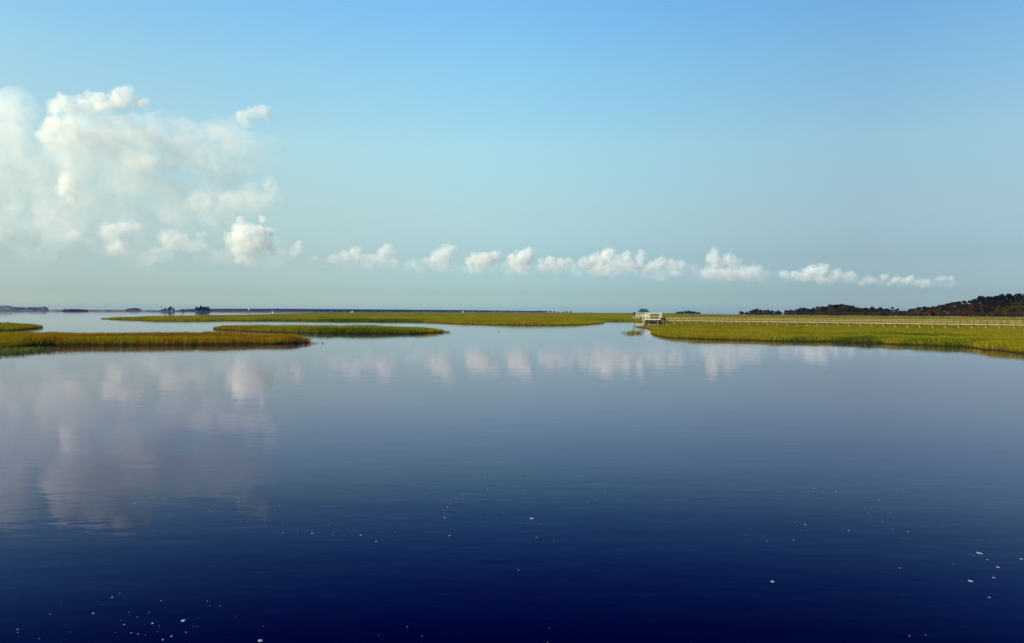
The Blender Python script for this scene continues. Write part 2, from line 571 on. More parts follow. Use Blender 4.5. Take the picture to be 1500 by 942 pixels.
def tuft(label, pts, n, spread, height, mat, seed, width=0.07):
    g = np.random.default_rng(seed)
    X, Y = [], []
    for px, py in pts:
        x, y = at(px, py)
        X += list(x + g.normal(0, spread, n)); Y += list(y + g.normal(0, spread * 1.3, n))
    X, Y = np.array(X), np.array(Y)
    H = height * (0.4 + 0.8 * g.random(len(X)))
    V, T, h, r = blades(X, Y, H, np.full(len(X), width), lean=0.35, seed=seed)
    me = np_mesh('grass_tuft', V, T, mat, {'h': h * 0.6 + 0.4, 'rnd': r})
    return tag(link('grass_tuft', me), label, 'grass tuft', kind='stuff')


def span(x0, x1, y0, y1, k, seed):
    g = random.Random(seed)
    return [(x0 + (x1 - x0) * i / max(1, k - 1) + g.uniform(-1, 1), y0 + (y1 - y0) * i / max(1, k - 1) + g.uniform(-.8, .8)) for i in range(k)]


o = tuft('thin pale green grass fringe standing in the water before the golden left island',
         span(-20, 68, 517, 513, 34, 1) + span(-10, 45, 519, 515.5, 16, 2), 16, 0.45, 0.55, g_fringe, 2, 0.06)
o['kind'] = 'stuff'
tuft('little green grass clump alone in the water off the pier head', span(921, 935, 488.6, 488.2, 7, 3), 34, 0.35, 0.7, g_mid, 3, 0.08)
tuft('sparse row of stalks left of the little grass clump off the pier', span(912, 920, 488.4, 488.4, 4, 4), 5, 0.2, 0.55, g_mid, 4, 0.08)
tuft('short stubble at the pointed right tip of the golden left island', span(455, 469, 503.2, 502.8, 5, 5), 7, 0.3, 0.3, g_near, 5, 0.08)
tuft('short stubble off the pointed right tip of the slim centre island', span(652, 659, 487, 486.8, 4, 6), 8, 0.3, 0.45, g_near, 6, 0.1)

# ------------------------------------------------------------------ shore land on the right with its hill
YH = lambda px: (Vector((0, 0, 0)), 471 - 15 + (px - 750) * math.tan(R(ROLL)))[1]
SHORE = [(1003, 1500), (1060, 1250), (1085, 1080), (1150, 960), (1200, 900), (1260, 850), (1330, 790), (1400, 740), (1500, 690), (1600, 640), (1720, 590)]
TOPS = [(1060, 459.5), (1080, 458.5), (1092, 456), (1100, 454), (1110, 451), (1118, 453.5), (1135, 455), (1141, 454), (1146, 458), (1150, 453.5), (1160, 453.2), (1165, 454),
        (1170, 450.5), (1180, 450), (1186, 452), (1195, 449), (1205, 449), (1215, 446), (1222, 445), (1240, 445.5), (1250, 447.5), (1258, 451), (1270, 450),
        (1290, 450.5), (1300, 452.5), (1323, 455), (1330, 452.5), (1345, 450), (1368, 448), (1378, 446), (1393, 442.5), (1407, 441), (1420, 439), (1427, 438),
        (1440, 433.5), (1450, 431.5), (1460, 430), (1466, 431.5), (1475, 430), (1483, 432.5), (1492, 430.5), (1500, 430), (1560, 428), (1620, 432), (1720, 430)]


def interp(tab, x):
    return float(np.interp(x, [t[0] for t in tab], [t[1] for t in tab]))


def land_z(px, back):
    """height of the shore land, back = metres behind its edge"""
    hill = max(0.0, min(1.0, (px - 1330) / 140))
    hump = max(0.0, 1 - abs(px - 1228) / 40)
    t = min(1.0, max(0, back) / 90)
    return 0.35 + 0.5 * min(1, max(0, back) / 8) + (8.0 * hill + 3.0 * hump) * (t * t * (3 - 2 * t))


rows = []
pxs = list(range(1000, 1730, 8))
backs = [-3, 0, 4, 10, 20, 35, 50, 70, 90, 130, 400]
for px in pxs:
    D = interp(SHORE, px)
    s = (px - 750) / F
    rows.append([(s * (D + b), D + b, -0.2 if b < 0 else land_z(px, b) + 0.25 * mnoise.noise((px * 0.3, b * 0.1, 0))) for b in backs])
V = [p for r_ in rows for p in r_]
nb = len(backs)
Fq = [(i * nb + j, (i + 1) * nb + j, (i + 1) * nb + j + 1, i * nb + j + 1) for i in range(len(pxs) - 1) for j in range(nb - 1)]
sand = simple_mat('sandy_soil', (0.20, 0.145, 0.075), (0.34, 0.26, 0.14), 0.25, 0.9)
tag(link('shore_land', np_mesh('shore_land', V, Fq, sand, smooth=True)), kind='structure')

# dry reeds along the edge of the land
g = np.random.default_rng(40)
n = 15000
px = 1010 + 560 * g.random(n)
back = -14 + 22 * g.random(n)
D = np.interp(px, [t[0] for t in SHORE], [t[1] for t in SHORE]) + back
X = (px - 750) / F * D
reed_n = vnoise(X, D, 0.05, 3)
keep = reed_n + 0.3 * g.random(n) > 0.35
X, D = X[keep], D[keep]
Hh = (0.8 + 1.3 * g.random(len(X))) * (0.6 + 0.6 * vnoise(X, D, 0.03, 9))
V, T, h, r = blades(X, D, Hh, np.full(len(X), 0.45), z0=0.0, seed=41)
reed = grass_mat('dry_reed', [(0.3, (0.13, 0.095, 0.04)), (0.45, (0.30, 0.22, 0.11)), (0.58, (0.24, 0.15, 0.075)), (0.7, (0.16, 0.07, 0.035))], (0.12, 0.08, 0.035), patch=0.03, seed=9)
tag(link('dry_reeds', np_mesh('dry_reeds', V, T, reed, {'h': h, 'rnd': r})), 'strip of tan dry reeds between the right marsh and the wood', 'reeds', kind='stuff')

# ------------------------------------------------------------------ trees
bark = simple_mat('bark', (0.035, 0.025, 0.018), (0.07, 0.052, 0.04), 4, 0.9, (1, 1, 0.2))
pale_bark = simple_mat('pale_bark', (0.10, 0.075, 0.055), (0.19, 0.15, 0.115), 4, 0.9, (1, 1, 0.2))
L_dark = leaf_mat('dark_leaves', [(0.1, (0.006, 0.005, 0.0014)), (0.45, (0.016, 0.013, 0.0028)), (0.7, (0.035, 0.024, 0.0042)), (0.95, (0.049, 0.024, 0.0063))])
L_brown = leaf_mat('brown_leaves', [(0.1, (0.0164, 0.0097, 0.0038)), (0.5, (0.0549, 0.0273, 0.0088)), (0.9, (0.1009, 0.0546, 0.0164))])
L_olive = leaf_mat('olive_leaves', [(0.1, (0.0220, 0.0243, 0.0035)), (0.5, (0.0473, 0.0473, 0.0056)), (0.9, (0.0957, 0.0837, 0.0084))])
L_red = leaf_mat('red_leaves', [(0.1, (0.06, 0.006, 0.004)), (0.9, (0.15, 0.012, 0.008))])
L_rust = leaf_mat('rusty_leaves', [(0.1, (0.05, 0.014, 0.005)), (0.9, (0.13, 0.042, 0.01))])
L_green = leaf_mat('bright_leaves', [(0.1, (0.05, 0.085, 0.006)), (0.9, (0.12, 0.17, 0.012))])
L_far = leaf_mat('far_leaves', [(0.1, (0.006, 0.009, 0.006)), (0.9, (0.02, 0.024, 0.012))])


def crown_mesh(seed, mat, lobes, nper, size, low=0.3, rx=0.34, flat=1.0, conical=0.0):
    """leaf sprays of a tree of unit height"""
    g = np.random.default_rng(seed)
    C, N_ = [], []
    for i in range(lobes):
        t = g.random()
        z = low + (0.93 - low) * (t ** 0.85)
        k = (1 - conical * t) * (0.55 + 0.45 * math.sin(math.pi * min(1, max(0.05, (z - low) / (1.02 - low)))))
        a = g.random() * math.tau
        rr = rx * k * math.sqrt(g.random()) * 0.85
        c = np.array([rr * math.cos(a), rr * math.sin(a), z])
        lr = (0.10 + 0.09 * g.random()) * (0.75 if z > 0.8 else 1.0)
        d = g.normal(size=(nper, 3)); d /= np.linalg.norm(d, axis=1)[:, None]
        rad = lr * (0.45 + 0.6 * g.random(nper) ** 0.6)
        p = c + d * rad[:, None] * np.array([1.15, 1.15, 0.8 * flat])
        C.append(p); N_.append(d)
    C = np.concatenate(C); N_ = np.concatenate(N_)
    C[:, 2] = np.minimum(C[:, 2], 1.0)
    n = len(C)
    u = g.normal(size=(n, 3)) + 0.6 * N_
    u /= np.linalg.norm(u, axis=1)[:, None]
    v = np.cross(u, g.normal(size=(n, 3))); v /= np.linalg.norm(v, axis=1)[:, None]
    w_ = np.cross(u, v)
    s = (size * (0.55 + 0.9 * g.random(n)))[:, None]
    V = np.stack([C - v * s * 0.5, C + w_ * s * 0.32, C + v * s * 0.55, C - w_ * s * 0.32], 1).reshape(-1, 3)
    Fc = (np.arange(n) * 4)[:, None] + np.array([[0, 1, 2, 3]])
    # clump-level variation as well as leaf-level
    cl = np.repeat(np.repeat(g.random(lobes), nper) * 0.6 + 0.4 * g.random(n), 4)
    return np_mesh('crown', V, Fc, mat, {'rnd': cl})


def trunk_mesh(seed, mat, top=0.75, r=0.022, limbs=6, spread=0.3, twigs=0):
    g = random.Random(seed)
    mb = MB()
    z = 0.0; p = Vector((0, 0, -0.03)); rr = r
    segs = 4
    pts = [p]
    for i in range(segs):
        q = Vector((p.x + g.uniform(-.025, .025), p.y + g.uniform(-.025, .025), (i + 1) / segs * top))
        mb.cone(p, q, rr, rr * 0.75, 6)
        rr *= 0.75; p = q; pts.append(q)
    for i in range(limbs):
        b = pts[g.randint(1, segs)] * 1.0
        b = pts[1].lerp(pts[-1], g.random())
        a = g.uniform(0, math.tau)
        e = b + Vector((math.cos(a) * spread * g.uniform(.5, 1), math.sin(a) * spread * g.uniform(.5, 1), g.uniform(.08, .26)))
        mb.cone(b, e, r * 0.42, r * 0.15, 5)
        for k in range(twigs):
            c = b.lerp(e, g.uniform(.4, 1))
            mb.cone(c, c + Vector((g.uniform(-.12, .12), g.uniform(-.12, .12), g.uniform(.05, .2))), r * 0.16, r * 0.06, 4)
    return mb.mesh('trunk', mat)


def palm_crown(seed, mat):
    g = random.Random(seed)
    V, Fc, rn = [], [], []
    for i in range(60):
        a = g.uniform(0, math.tau); el = g.uniform(-0.7, 1.35)
        L = g.uniform(.13, .19)
        d = Vector((math.cos(a) * math.cos(el), math.sin(a) * math.cos(el), math.sin(el)))
        s = Vector((-math.sin(a), math.cos(a), 0)) * 0.03
        c = Vector((0, 0, 0.86))
        m_ = c + d * L * 0.6
        e = c + d * L + Vector((0, 0, -0.05))
        i0 = len(V)
        V += [c, m_ + s, e, m_ - s]
        Fc.append((i0, i0 + 1, i0 + 2, i0 + 3))
        rn += [g.random()] * 4
    return np_mesh('crown', V, Fc, mat, {'rnd': rn})


PROTO = {}
def proto(kind, i, crown, trunk): PROTO.setdefault(kind, []).append((crown, trunk))
for i in range(5): proto('broad', i, crown_mesh(100 + i, L_dark, 22, 70, 0.085, 0.10, 0.36), trunk_mesh(100 + i, bark))
for i in range(4): proto('tall', i, crown_mesh(120 + i, L_dark, 18, 70, 0.075, 0.2, 0.27), trunk_mesh(120 + i, bark, 0.85, 0.018))
for i in range(4): proto('olive', i, crown_mesh(140 + i, L_olive, 18, 70, 0.095, 0.08, 0.38), trunk_mesh(140 + i, bark))
for i in range(4): proto('brown', i, crown_mesh(160 + i, L_brown, 17, 60, 0.09, 0.08, 0.38), trunk_mesh(160 + i, bark))
for i in range(3): proto('bare', i, crown_mesh(180 + i, L_brown, 8, 22, 0.09, 0.35, 0.36), trunk_mesh(180 + i, pale_bark, 0.8, 0.022, 14, 0.36, 4))
for i in range(3): proto('shrub', i, crown_mesh(200 + i, L_olive, 15, 60, 0.14, 0.12, 0.6, 1.3), trunk_mesh(200 + i, bark, 0.5, 0.03, 6, 0.4))
for i in range(2): proto('far', i, crown_mesh(220 + i, L_far, 18, 40, 0.13, 0.06, 0.42), trunk_mesh(220 + i, bark))
proto('red', 0, crown_mesh(240, L_red, 9, 70, 0.10, 0.55, 0.34), trunk_mesh(240, pale_bark, 0.75, 0.05, 6, 0.25))
proto('rust', 0, crown_mesh(241, L_rust, 11, 70, 0.10, 0.3, 0.34), trunk_mesh(241, bark))
proto('green', 0, crown_mesh(242, L_green, 13, 70, 0.14, 0.15, 0.6, 1.2), trunk_mesh(242, bark, 0.4, 0.03))
for i in range(2): proto('palm', i, palm_crown(260 + i, L_dark), trunk_mesh(260 + i, bark, 0.87, 0.016, 0))

tr = random.Random(99)


def tree(kind, X, Y, z, H, label, group, wide=1.0, name='tree'):
    c, t = PROTO[kind][tr.randrange(len(PROTO[kind]))]
    o = thing(name, label, 'bush' if name == 'bush' else 'palm' if name == 'palm_tree' else 'tree', (X, Y, z), tr.uniform(0, math.tau), group)
    o.scale = (H * wide, H * wide, H)
    link('trunk', t, o); link('crown', c, o)
    return o


def wood_place(px, back):
    D = interp(SHORE, px) + back
    return (px - 750) / F * D, D, land_z(px, back)


SECT = [(1147, "wood's low far thicket"), (1187, 'wood past the thicket gap'), (1262, "wood's rounded middle hump"),
        (1325, 'wood beside the palms'), (1400, 'lower wooded slope'), (9999, 'wooded hilltop at the right edge')]
sect = lambda px: next(s for lim, s in SECT if px < lim)


def height_for(px, ytop, D, z):
    return CAMZ + (YH(px) - ytop) / F * D - z


WORDS = {'broad': ('dark round crowned tree', 'dark trees'), 'tall': ('dark narrow pine', 'dark pines'), 'olive': ('olive green tree', 'olive green trees'),
         'brown': ('brown leaved tree', 'brown trees'), 'bare': ('pale half bare tree', 'pale half bare trees'), 'shrub': ('low olive bush', 'low bushes')}
# skyline row
px = 1088.0
while px < 1640:
    yt = interp(TOPS, px)
    back = 62 + tr.uniform(-10, 14)
    if px < 1190: back = 22 + tr.uniform(-5, 8)
    X, Y, z = wood_place(px, back)
    H = max(3.0, height_for(px, yt + tr.uniform(-0.6, 0.8), Y, z))
    if not 1143 < px < 1149:
        k = tr.choice(['broad', 'broad', 'tall', 'broad'])
        lab = '%s on the skyline of the %s' % (WORDS[k][0], sect(px))
        tree(k, X, Y, z, H, lab, '%s on the skyline, %s' % (WORDS[k][1], sect(px)), tr.uniform(0.85, 1.15) * (1.15 if H < 9 else 0.95))
    px += max(5.5, 0.42 * H * F / Y) * tr.uniform(0.75, 1.15)
# middle rows
for frac, b0, kinds, pos in ((0.74, 44, ['broad', 'olive', 'broad', 'olive', 'brown'], 'halfway up'), (0.52, 24, ['olive', 'brown', 'broad', 'olive'], 'in the front ranks of')):
    px = 1189.0
    while px < 1600:
        yt = interp(TOPS, px)
        yb = YH(px) + (CAMZ - 0.6) * F / interp(SHORE, px)
        y2 = yb + (yt - yb) * frac * tr.uniform(0.85, 1.12)
        X, Y, z = wood_place(px, b0 + tr.uniform(-8, 8))
        H = height_for(px, y2, Y, z)
        if H > 2.5:
            k = tr.choice(kinds)
            tree(k, X, Y, z, H, '%s %s the %s' % (WORDS[k][0], pos, sect(px)), '%s %s the %s' % (WORDS[k][1], pos, sect(px)), tr.uniform(0.95, 1.3))
            px += max(7, 0.5 * H * F / Y) * tr.uniform(0.8, 1.2)
        else:
            px += 8
# front edge: bushes and pale half-bare trees
px = 1086.0
while px < 1580:
    X, Y, z = wood_place(px, 6 + tr.uniform(-3, 6))
    k = tr.choice(['bare', 'shrub', 'brown', 'shrub', 'olive', 'brown'])
    H = {'bare': 6.5, 'shrub': 3.6, 'brown': 5.0, 'olive': 5.2}[k] * tr.uniform(0.75, 1.2) * (0.75 if px < 1190 else 1)
    tree(k, X, Y, z, H, '%s at the foot of the %s' % (WORDS[k][0], sect(px)), '%s at the foot of the %s' % (WORDS[k][1], sect(px)), tr.uniform(0.9, 1.2), 'bush' if k == 'shrub' else 'tree')
    px += max(6, 0.55 * H * F / Y) * tr.uniform(0.9, 1.5)
# undergrowth closing the foot of the wood
px = 1082.0
while px < 1590:
    X, Y, z = wood_place(px, 13 + tr.uniform(-3, 5))
    yt = interp(TOPS, px); H = min(4.2, max(1.8, height_for(px, yt, Y, z) * 0.55)) * tr.uniform(.85, 1.15)
    if not 1144 < px < 1148:
        tree('shrub', X, Y, z, H, 'dark undergrowth bush between the trunks of the %s' % sect(px), 'undergrowth of the %s' % sect(px), tr.uniform(1.1, 1.5), 'bush')
    px += max(4.5, 1.0 * H * F / Y) * tr.uniform(.8, 1.1)
# the ones that stand out
X, Y, z = wood_place(1362, 3); tree('red', X, Y, z, height_for(1362, 452.5, Y, z), 'red leaved tree with a pale trunk at the front of the wood', None, 0.75)
X, Y, z = wood_place(1424, 18); tree('rust', X, Y, z, height_for(1424, 445.0, Y, z), 'rusty orange tree on the slope of the wooded hill', None, 0.6)
X, Y, z = wood_place(1428, -1); tree('green', X, Y, z, 3.2, 'bright green bush at the foot of the wooded hill', None, 1.2, 'bush')
X, Y, z = wood_place(1085, 4); tree('broad', X, Y, z, height_for(1068, 456.5, Y, z) + 1, 'small dark tree alone at the left end of the wood', None, 1.0)
for q, (ppx, yt, lab) in enumerate([(1277, 448.3, 'leftmost palm rising over the dip in the wood'), (1289, 449.2, 'second palm from the left over the dip in the wood'),
                                    (1298.5, 451, 'short palm between taller palms over the dip in the wood'), (1307, 449.3, 'thin palm whose round head stands clear above the wood'),
                                    (1315, 451.3, 'rightmost palm rising over the dip in the wood')]):
    X, Y, z = wood_place(ppx, 20)
    tree('palm', X, Y, z, height_for(ppx, yt, Y, z), lab, 'palms over the wood', 1.1, 'palm_tree')

# far hammocks on the middle marsh
def grove(specs, D, base, where, group, kind='far', wide=1.1):
    for ppx, yt in specs:
        d = D * tr.uniform(0.985, 1.015)
        X = (ppx - 750) / F * d
        tree(kind, X, d, base, max(2.5, height_for(ppx, yt, d, base)), where, group, wide * tr.uniform(0.9, 1.15))

grove([(992, 457), (996, 456.2), (1000, 456.4), (1004, 455.8), (1008, 455.0), (1012, 455.8), (1017, 456.2), (1021, 457), (1025, 457.6)], 1420, 0.3,
      'small dark tree in the low grove on the marsh above the boardwalk', 'trees of the low grove above the boardwalk', wide=1.25)
grove([(781, 455.9), (785, 455.2), (790, 454.9), (795, 455.2), (800, 455.4), (806, 455.3), (812, 455.8), (818, 456.4)], 2350, 0.3,
      'far dark tree in the long grove on the horizon left of the green roof', 'trees of the long far grove', wide=1.5)
grove([(825, 456.3), (830, 455.9), (836, 456.0)], 2350, 0.3, 'far dark tree in the small grove right of the long grove', 'trees of the small far grove', wide=1.4)
grove([(859, 457.2), (865, 457.2)], 2350, 0.3, 'tiny low tree on the horizon left of the green roof', 'tiny horizon trees', wide=1.1)

# ------------------------------------------------------------------ the far left shore
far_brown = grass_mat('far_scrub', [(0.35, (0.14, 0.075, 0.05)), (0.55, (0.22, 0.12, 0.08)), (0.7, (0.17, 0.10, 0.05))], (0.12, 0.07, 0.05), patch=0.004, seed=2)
def strip(name, label, prof, D, depth, mat, n, seed, cat='shore', z0=0.0, jag=0.25):
    """a long low belt of scrub or woodland far off: prof = [(px, ytop)], full of leaf clumps"""
    g = np.random.default_rng(seed)
    px = prof[0][0] + (prof[-1][0] - prof[0][0]) * g.random(n)
    d = D + depth * g.random(n)
    X = (px - 750) / F * d
    yt = np.interp(px, [p[0] for p in prof], [p[1] for p in prof])
    top = CAMZ + ((471 - 15 + (px - 750) * math.tan(R(ROLL))) - yt) / F * D
    top = np.maximum(top, 0.6) * (1 - jag + jag * 1.2 * vnoise(X, d, 0.02, seed))
    zc = top * g.random(n) ** 0.7
    s = np.clip(top * 0.28, 0.5, 4.5)
    V = np.empty((n, 4, 3), np.float32)
    a = g.random(n) * math.tau; e = g.normal(0, 0.5, n)
    u = np.stack([np.cos(a), np.sin(a), e * 0.4], 1); v = np.stack([-np.sin(a) * e, np.cos(a) * e, np.ones(n)], 1)
    C = np.stack([X, d, np.maximum(zc - s * 0.25, 0.05)], 1)
    V[:, 0] = C - u * s[:, None]; V[:, 1] = C - v * s[:, None] * 0.4; V[:, 2] = C + u * s[:, None]; V[:, 3] = C + v * s[:, None] * 0.4
    V[:, :, 2] = np.maximum(V[:, :, 2], -0.2)
    Fc = (np.arange(n) * 4)[:, None] + np.array([[0, 1, 2, 3]])
    me = np_mesh(name, V.reshape(-1, 3), Fc, mat, {'rnd': np.repeat(g.random(n), 4), 'h': np.full(n * 4, 0.8)})
    return tag(link(name, me), label, cat, kind='stuff')

strip('far_scrub', 'thin brown scrub belt along the far shore at the left', [(-300, 453.6), (0, 453.6), (90, 453.2), (200, 453.6), (350, 454.6), (460, 455.3)], 2900, 60, far_brown, 9000, 50, 'scrub', jag=0.15)
strip('far_scrub', 'dark brown hummock on the far shore at the left', [(91, 453.6), (95, 452.8), (110, 452.6), (122, 453), (129, 453.8)], 2700, 40, L_brown, 900, 51, 'scrub', jag=0.1)
sp = [at(-400, 456.2), at(350, 457.6), at(480, 457.2)]
mudbank([(-2200, 2840), (-400, 2840), (-250, 2900), (-250, 3000), (-2200, 3000)], 'mud_bank', mud, 0.3, 4)
strip('distant_woods', 'distant blue woodland on the horizon at the left edge', [(-300, 446.5), (0, 447.2), (12, 447.5), (22, 449.5), (40, 449.6), (60, 449), (66, 448.6), (71, 451.5)], 5200, 300, L_far, 5000, 52, 'woodland')
strip('distant_woods', 'small distant blue wood on the horizon left of the palms', [(184, 453), (190, 451.8), (197, 451), (203, 451.6), (207, 453)], 5200, 150, L_far, 500, 53, 'woodland', jag=0.1)
strip('distant_woods', 'long distant blue woodland belt along the horizon at the centre', [(262, 453.6), (280, 452.4), (300, 452.2), (420, 452.2), (520, 452.9), (620, 453.6), (700, 454.3), (760, 455), (800, 455.8)],
      5400, 400, L_far, 16000, 54, 'woodland', jag=0.05)

# palms and grove on the far left spit
DP = 2650
mudbank([at(226, 457.0), at(270, 457.0), at(310, 457.1), at(310, 456.9), at(226, 456.7)], 'mud_bank', mud, 0.3, 4)
def lone(kind, ppx, yt, lab, wide, name='tree', grp='trees on the far left spit'):
    X = (ppx - 750) / F * DP
    tree(kind, X, DP, 0.2, height_for(ppx, yt, DP, 0.2), lab, grp, wide, name)
lone('palm', 236.5, 448.6, 'tall thin palm standing first on the far spit', 0.75, 'palm_tree')
lone('far', 238, 453, 'low dark bush at the foot of the tall thin palm', 1.2, 'bush')
lone('far', 241.8, 451.3, 'round dark tree right of the tall thin palm', 1.0)
lone('far', 247, 450.7, 'leaning dark tree in the middle of the far spit', 0.7)
lone('far', 249.5, 449.0, 'tallest dark tree in the middle of the far spit', 0.7)
lone('far', 253.5, 451.0, 'dark tree just left of the red marker', 0.85)
lone('far', 268.2, 452.8, 'small dark bush just right of the red marker', 1.0, 'bush')
grove([(288, 449.4), (290.5, 451), (293.5, 448.0), (296, 449.4), (298.5, 449.0), (301.5, 449.6), (304, 449.3), (306, 452)], DP, 0.2, 'dark tree in the tight grove on the far spit right of the red marker', 'trees of the tight far grove', wide=0.7)

# ------------------------------------------------------------------ channel markers and boats
red = simple_mat('red_paint', (0.35, 0.02, 0.02), (0.5, 0.03, 0.03), 1, 0.5)
pinkish = simple_mat('faded_red_paint', (0.6, 0.25, 0.28), (0.75, 0.36, 0.38), 1, 0.6)
white = simple_mat('white_paint', (0.74, 0.73, 0.70), (0.82, 0.81, 0.78), 1, 0.4)
darkp = simple_mat('dark_timber', (0.015, 0.012, 0.01), (0.035, 0.028, 0.022), 2, 0.8, (1, 1, .2))
glass = simple_mat('dark_window', (0.01, 0.013, 0.02), (0.02, 0.025, 0.03), 1, 0.1)
navy = simple_mat('navy_hull', (0.01, 0.012, 0.02), (0.02, 0.022, 0.035), 1, 0.35)


def marker(ppx, D, top_y, size, mat, label, tri=True):
    X = (ppx - 750) / F * D
    o = thing('channel_marker', label, 'marker', (X, D, 0))
    ht = height_for(ppx, top_y, D, 0)
    MB().cone((0, 0, -1), (0, 0, ht - 0.1), 0.3, 0.26, 10).build('pile', darkp, o)
    s = size
    if tri:
        vs = [(-s / 2, -.35, ht - s), (s / 2, -.35, ht - s), (0, -.35, ht), (-s / 2, -.27, ht - s), (s / 2, -.27, ht - s), (0, -.27, ht)]
        MB().poly(vs, [(0, 1, 2), (5, 4, 3), (0, 3, 4, 1), (1, 4, 5, 2), (2, 5, 3, 0)]).build('board', mat, o)
    else:
        MB().box((0, -.32, ht - s / 2), (s, .08, s)).build('board', mat, o)
    MB().cone((0, 0, ht - 0.1), (0, 0, ht + 0.4), 0.12, 0.08, 8).build('lamp', white, o)
    return o

marker(264.8, 2300, 451.6, 4.2, red, 'red channel marker on a pile between the far trees')
marker(364.3, 1500, 452.5, 2.6, pinkish, 'faded pink channel marker on a pile against the blue woodland', False)
o = thing('post', 'thin dark post on the horizon above the middle marsh', 'post', ((741 - 750) / F * 2600, 2600, 0))
MB().cone((0, 0, -1), (0, 0, 6.2), .7, .6, 8).build('pile', darkp, o)
MB().box((0, 0, 6.4), (2.4, .3, .9)).build('crosspiece', darkp, o)


def boat(X, Y, rz, L, label, cabin=True, hull=white, tall=1.0):
    o = thing('motor_boat', label, 'boat', (X, Y, 0), rz)
    Bm = L * 0.32
    mb = MB()
    st = [(-.5, .82, 0.10), (-.25, 1.0, 0.10), (.1, .96, 0.11), (.32, .68, 0.125), (.5, .04, 0.15)]
    vs, fs = [], []
    for t, wv, z in st:
        y = t * L
        vs += [(-Bm / 2 * wv, y, z * L), (-Bm / 2 * wv * .7, y * (.96), -0.2), (Bm / 2 * wv * .7, y * .96, -0.2), (Bm / 2 * wv, y, z * L)]
    for i in range(len(st) - 1):
        a, b = i * 4, i * 4 + 4
        for k in range(3): fs.append((a + k, a + k + 1, b + k + 1, b + k))
        fs.append((a + 3, a, b, b + 3))
    fs.append((0, 3, 2, 1)); e = (len(st) - 1) * 4; fs.append((e, e + 1, e + 2, e + 3))
    mb.poly(vs, fs).build('hull', hull, o)
    c = MB(); z0 = 0.105 * L
    ch = 0.16 * L * tall
    c.poly([(-Bm * .34, -L * .18, z0), (Bm * .34, -L * .18, z0), (Bm * .28, L * .2, z0), (-Bm * .28, L * .2, z0),
            (-Bm * .3, -L * .14, z0 + ch), (Bm * .3, -L * .14, z0 + ch), (Bm * .22, L * .08, z0 + ch), (-Bm * .22, L * .08, z0 + ch)],
           [(0, 1, 5, 4), (1, 2, 6, 5), (2, 3, 7, 6), (3, 0, 4, 7), (4, 5, 6, 7), (3, 2, 1, 0)])
    c.build('cabin', white, o)
    MB().box((0, -L * .03, z0 + ch * .62), (Bm * .645, L * .16, ch * .3)).build('window', glass, o)
    for sx in (-1, 1):
        for sy in (-.1, .05):
            MB().cone((sx * Bm * .22, sy * L, z0 + ch), (sx * Bm * .22, sy * L, z0 + ch * 1.8), .05, .05, 6).build('canopy_post', white, o)
    MB().box((0, -L * .03, z0 + ch * 1.85), (Bm * .62, L * .26, ch * .14)).build('canopy', white, o)
    MB().box((0, -L * .53, .35), (.5, .5, .9)).build('outboard', navy, o)
    return o

boat((399 - 750) / F * 1080, 1080, R(20), 8.0, 'small white boat with a dark hull just behind the middle marsh', hull=navy, tall=1.6)
boat((516 - 750) / F * 2300, 2300, R(86), 11.0, 'white motor boat lying broadside on the edge of the middle marsh', tall=1.0)
boat((678 - 750) / F * 2750, 2750, R(15), 13.0, 'white boat seen end on at the horizon above the middle marsh', tall=1.4)
o = thing('post', 'thin dark post on the brown hummock of the far left shore', 'post', ((96 - 750) / F * 2680, 2680, 0))
MB().cone((0, 0, -1), (0, 0, 10.0), .8, .6, 8).build('pile', darkp, o)
MB().box((0, 0, 10.0), (1.8, .3, 1.4)).build('board', darkp, o)

# ------------------------------------------------------------------ boardwalk, pier head, gazebo
wood = simple_mat('weathered_wood', (0.26, 0.20, 0.11), (0.42, 0.335, 0.20), 1.5, 0.8, (1, 1, 1))
wood_w = simple_mat('white_timber', (0.46, 0.40, 0.31), (0.66, 0.60, 0.50), 1.2, 0.7)
deckw = simple_mat('grey_deck', (0.16, 0.13, 0.085), (0.27, 0.225, 0.15), 1.5, 0.9)
greenroof = simple_mat('green_roof', (0.004, 0.075, 0.042), (0.007, 0.10, 0.058), 0.8, 0.5, (6, 1, 1))

A = Vector((*at(974, 478.0), 0)); A = Vector(((974 - 750) / F * 308, 308, 0))
B = Vector(((1500 - 750) / F * 220, 220, 0))
dirv = (B - A).normalized()
LEN = (B - A).length + 28
ang = math.atan2(dirv.y, dirv.x)
bw = thing('boardwalk', 'long weathered timber boardwalk on piles crossing the right marsh to the pier head', 'boardwalk', A, ang)
DZ = 1.82
mb = MB()
k = 0.0
while k < LEN:                    # deck planks
    mb.box((k + 0.6, 0, DZ), (1.17, 1.9, 0.05)); k += 1.2
mb.build('deck', deckw, bw)
for s in (-1, 1):
    MB().box((LEN / 2, s * 0.9, DZ - 0.17), (LEN, 0.06, 0.19)).build('rim_joist', wood, bw)
    MB().box((LEN / 2, s * 0.93, DZ + 1.08), (LEN, 0.13, 0.05)).build('handrail', wood, bw)
    MB().box((LEN / 2, s * 0.93, DZ + 0.56), (LEN, 0.04, 0.07)).build('lower_rail', wood, bw)
posts = []
k = 0.3
while k < LEN:
    posts += [(k, -0.98), (k, 0.98)]; k += 1.75
posts.sort(key=lambda p: (p[1] > 0, -p[0]))
pm = MB().box((0, 0, (1.05 - 0.3) / 2), (0.085, 0.085, 1.35), 0).mesh('post', wood, 0.01)
for p in posts[:100]:
    link('post', pm, bw, (p[0], p[1], DZ))
mb = MB()
for p in posts[100:]: mb.box((p[0], p[1], DZ + 0.375), (0.11, 0.09, 1.35))
o = mb.build('post', wood, bw); o['kind'] = 'stuff'
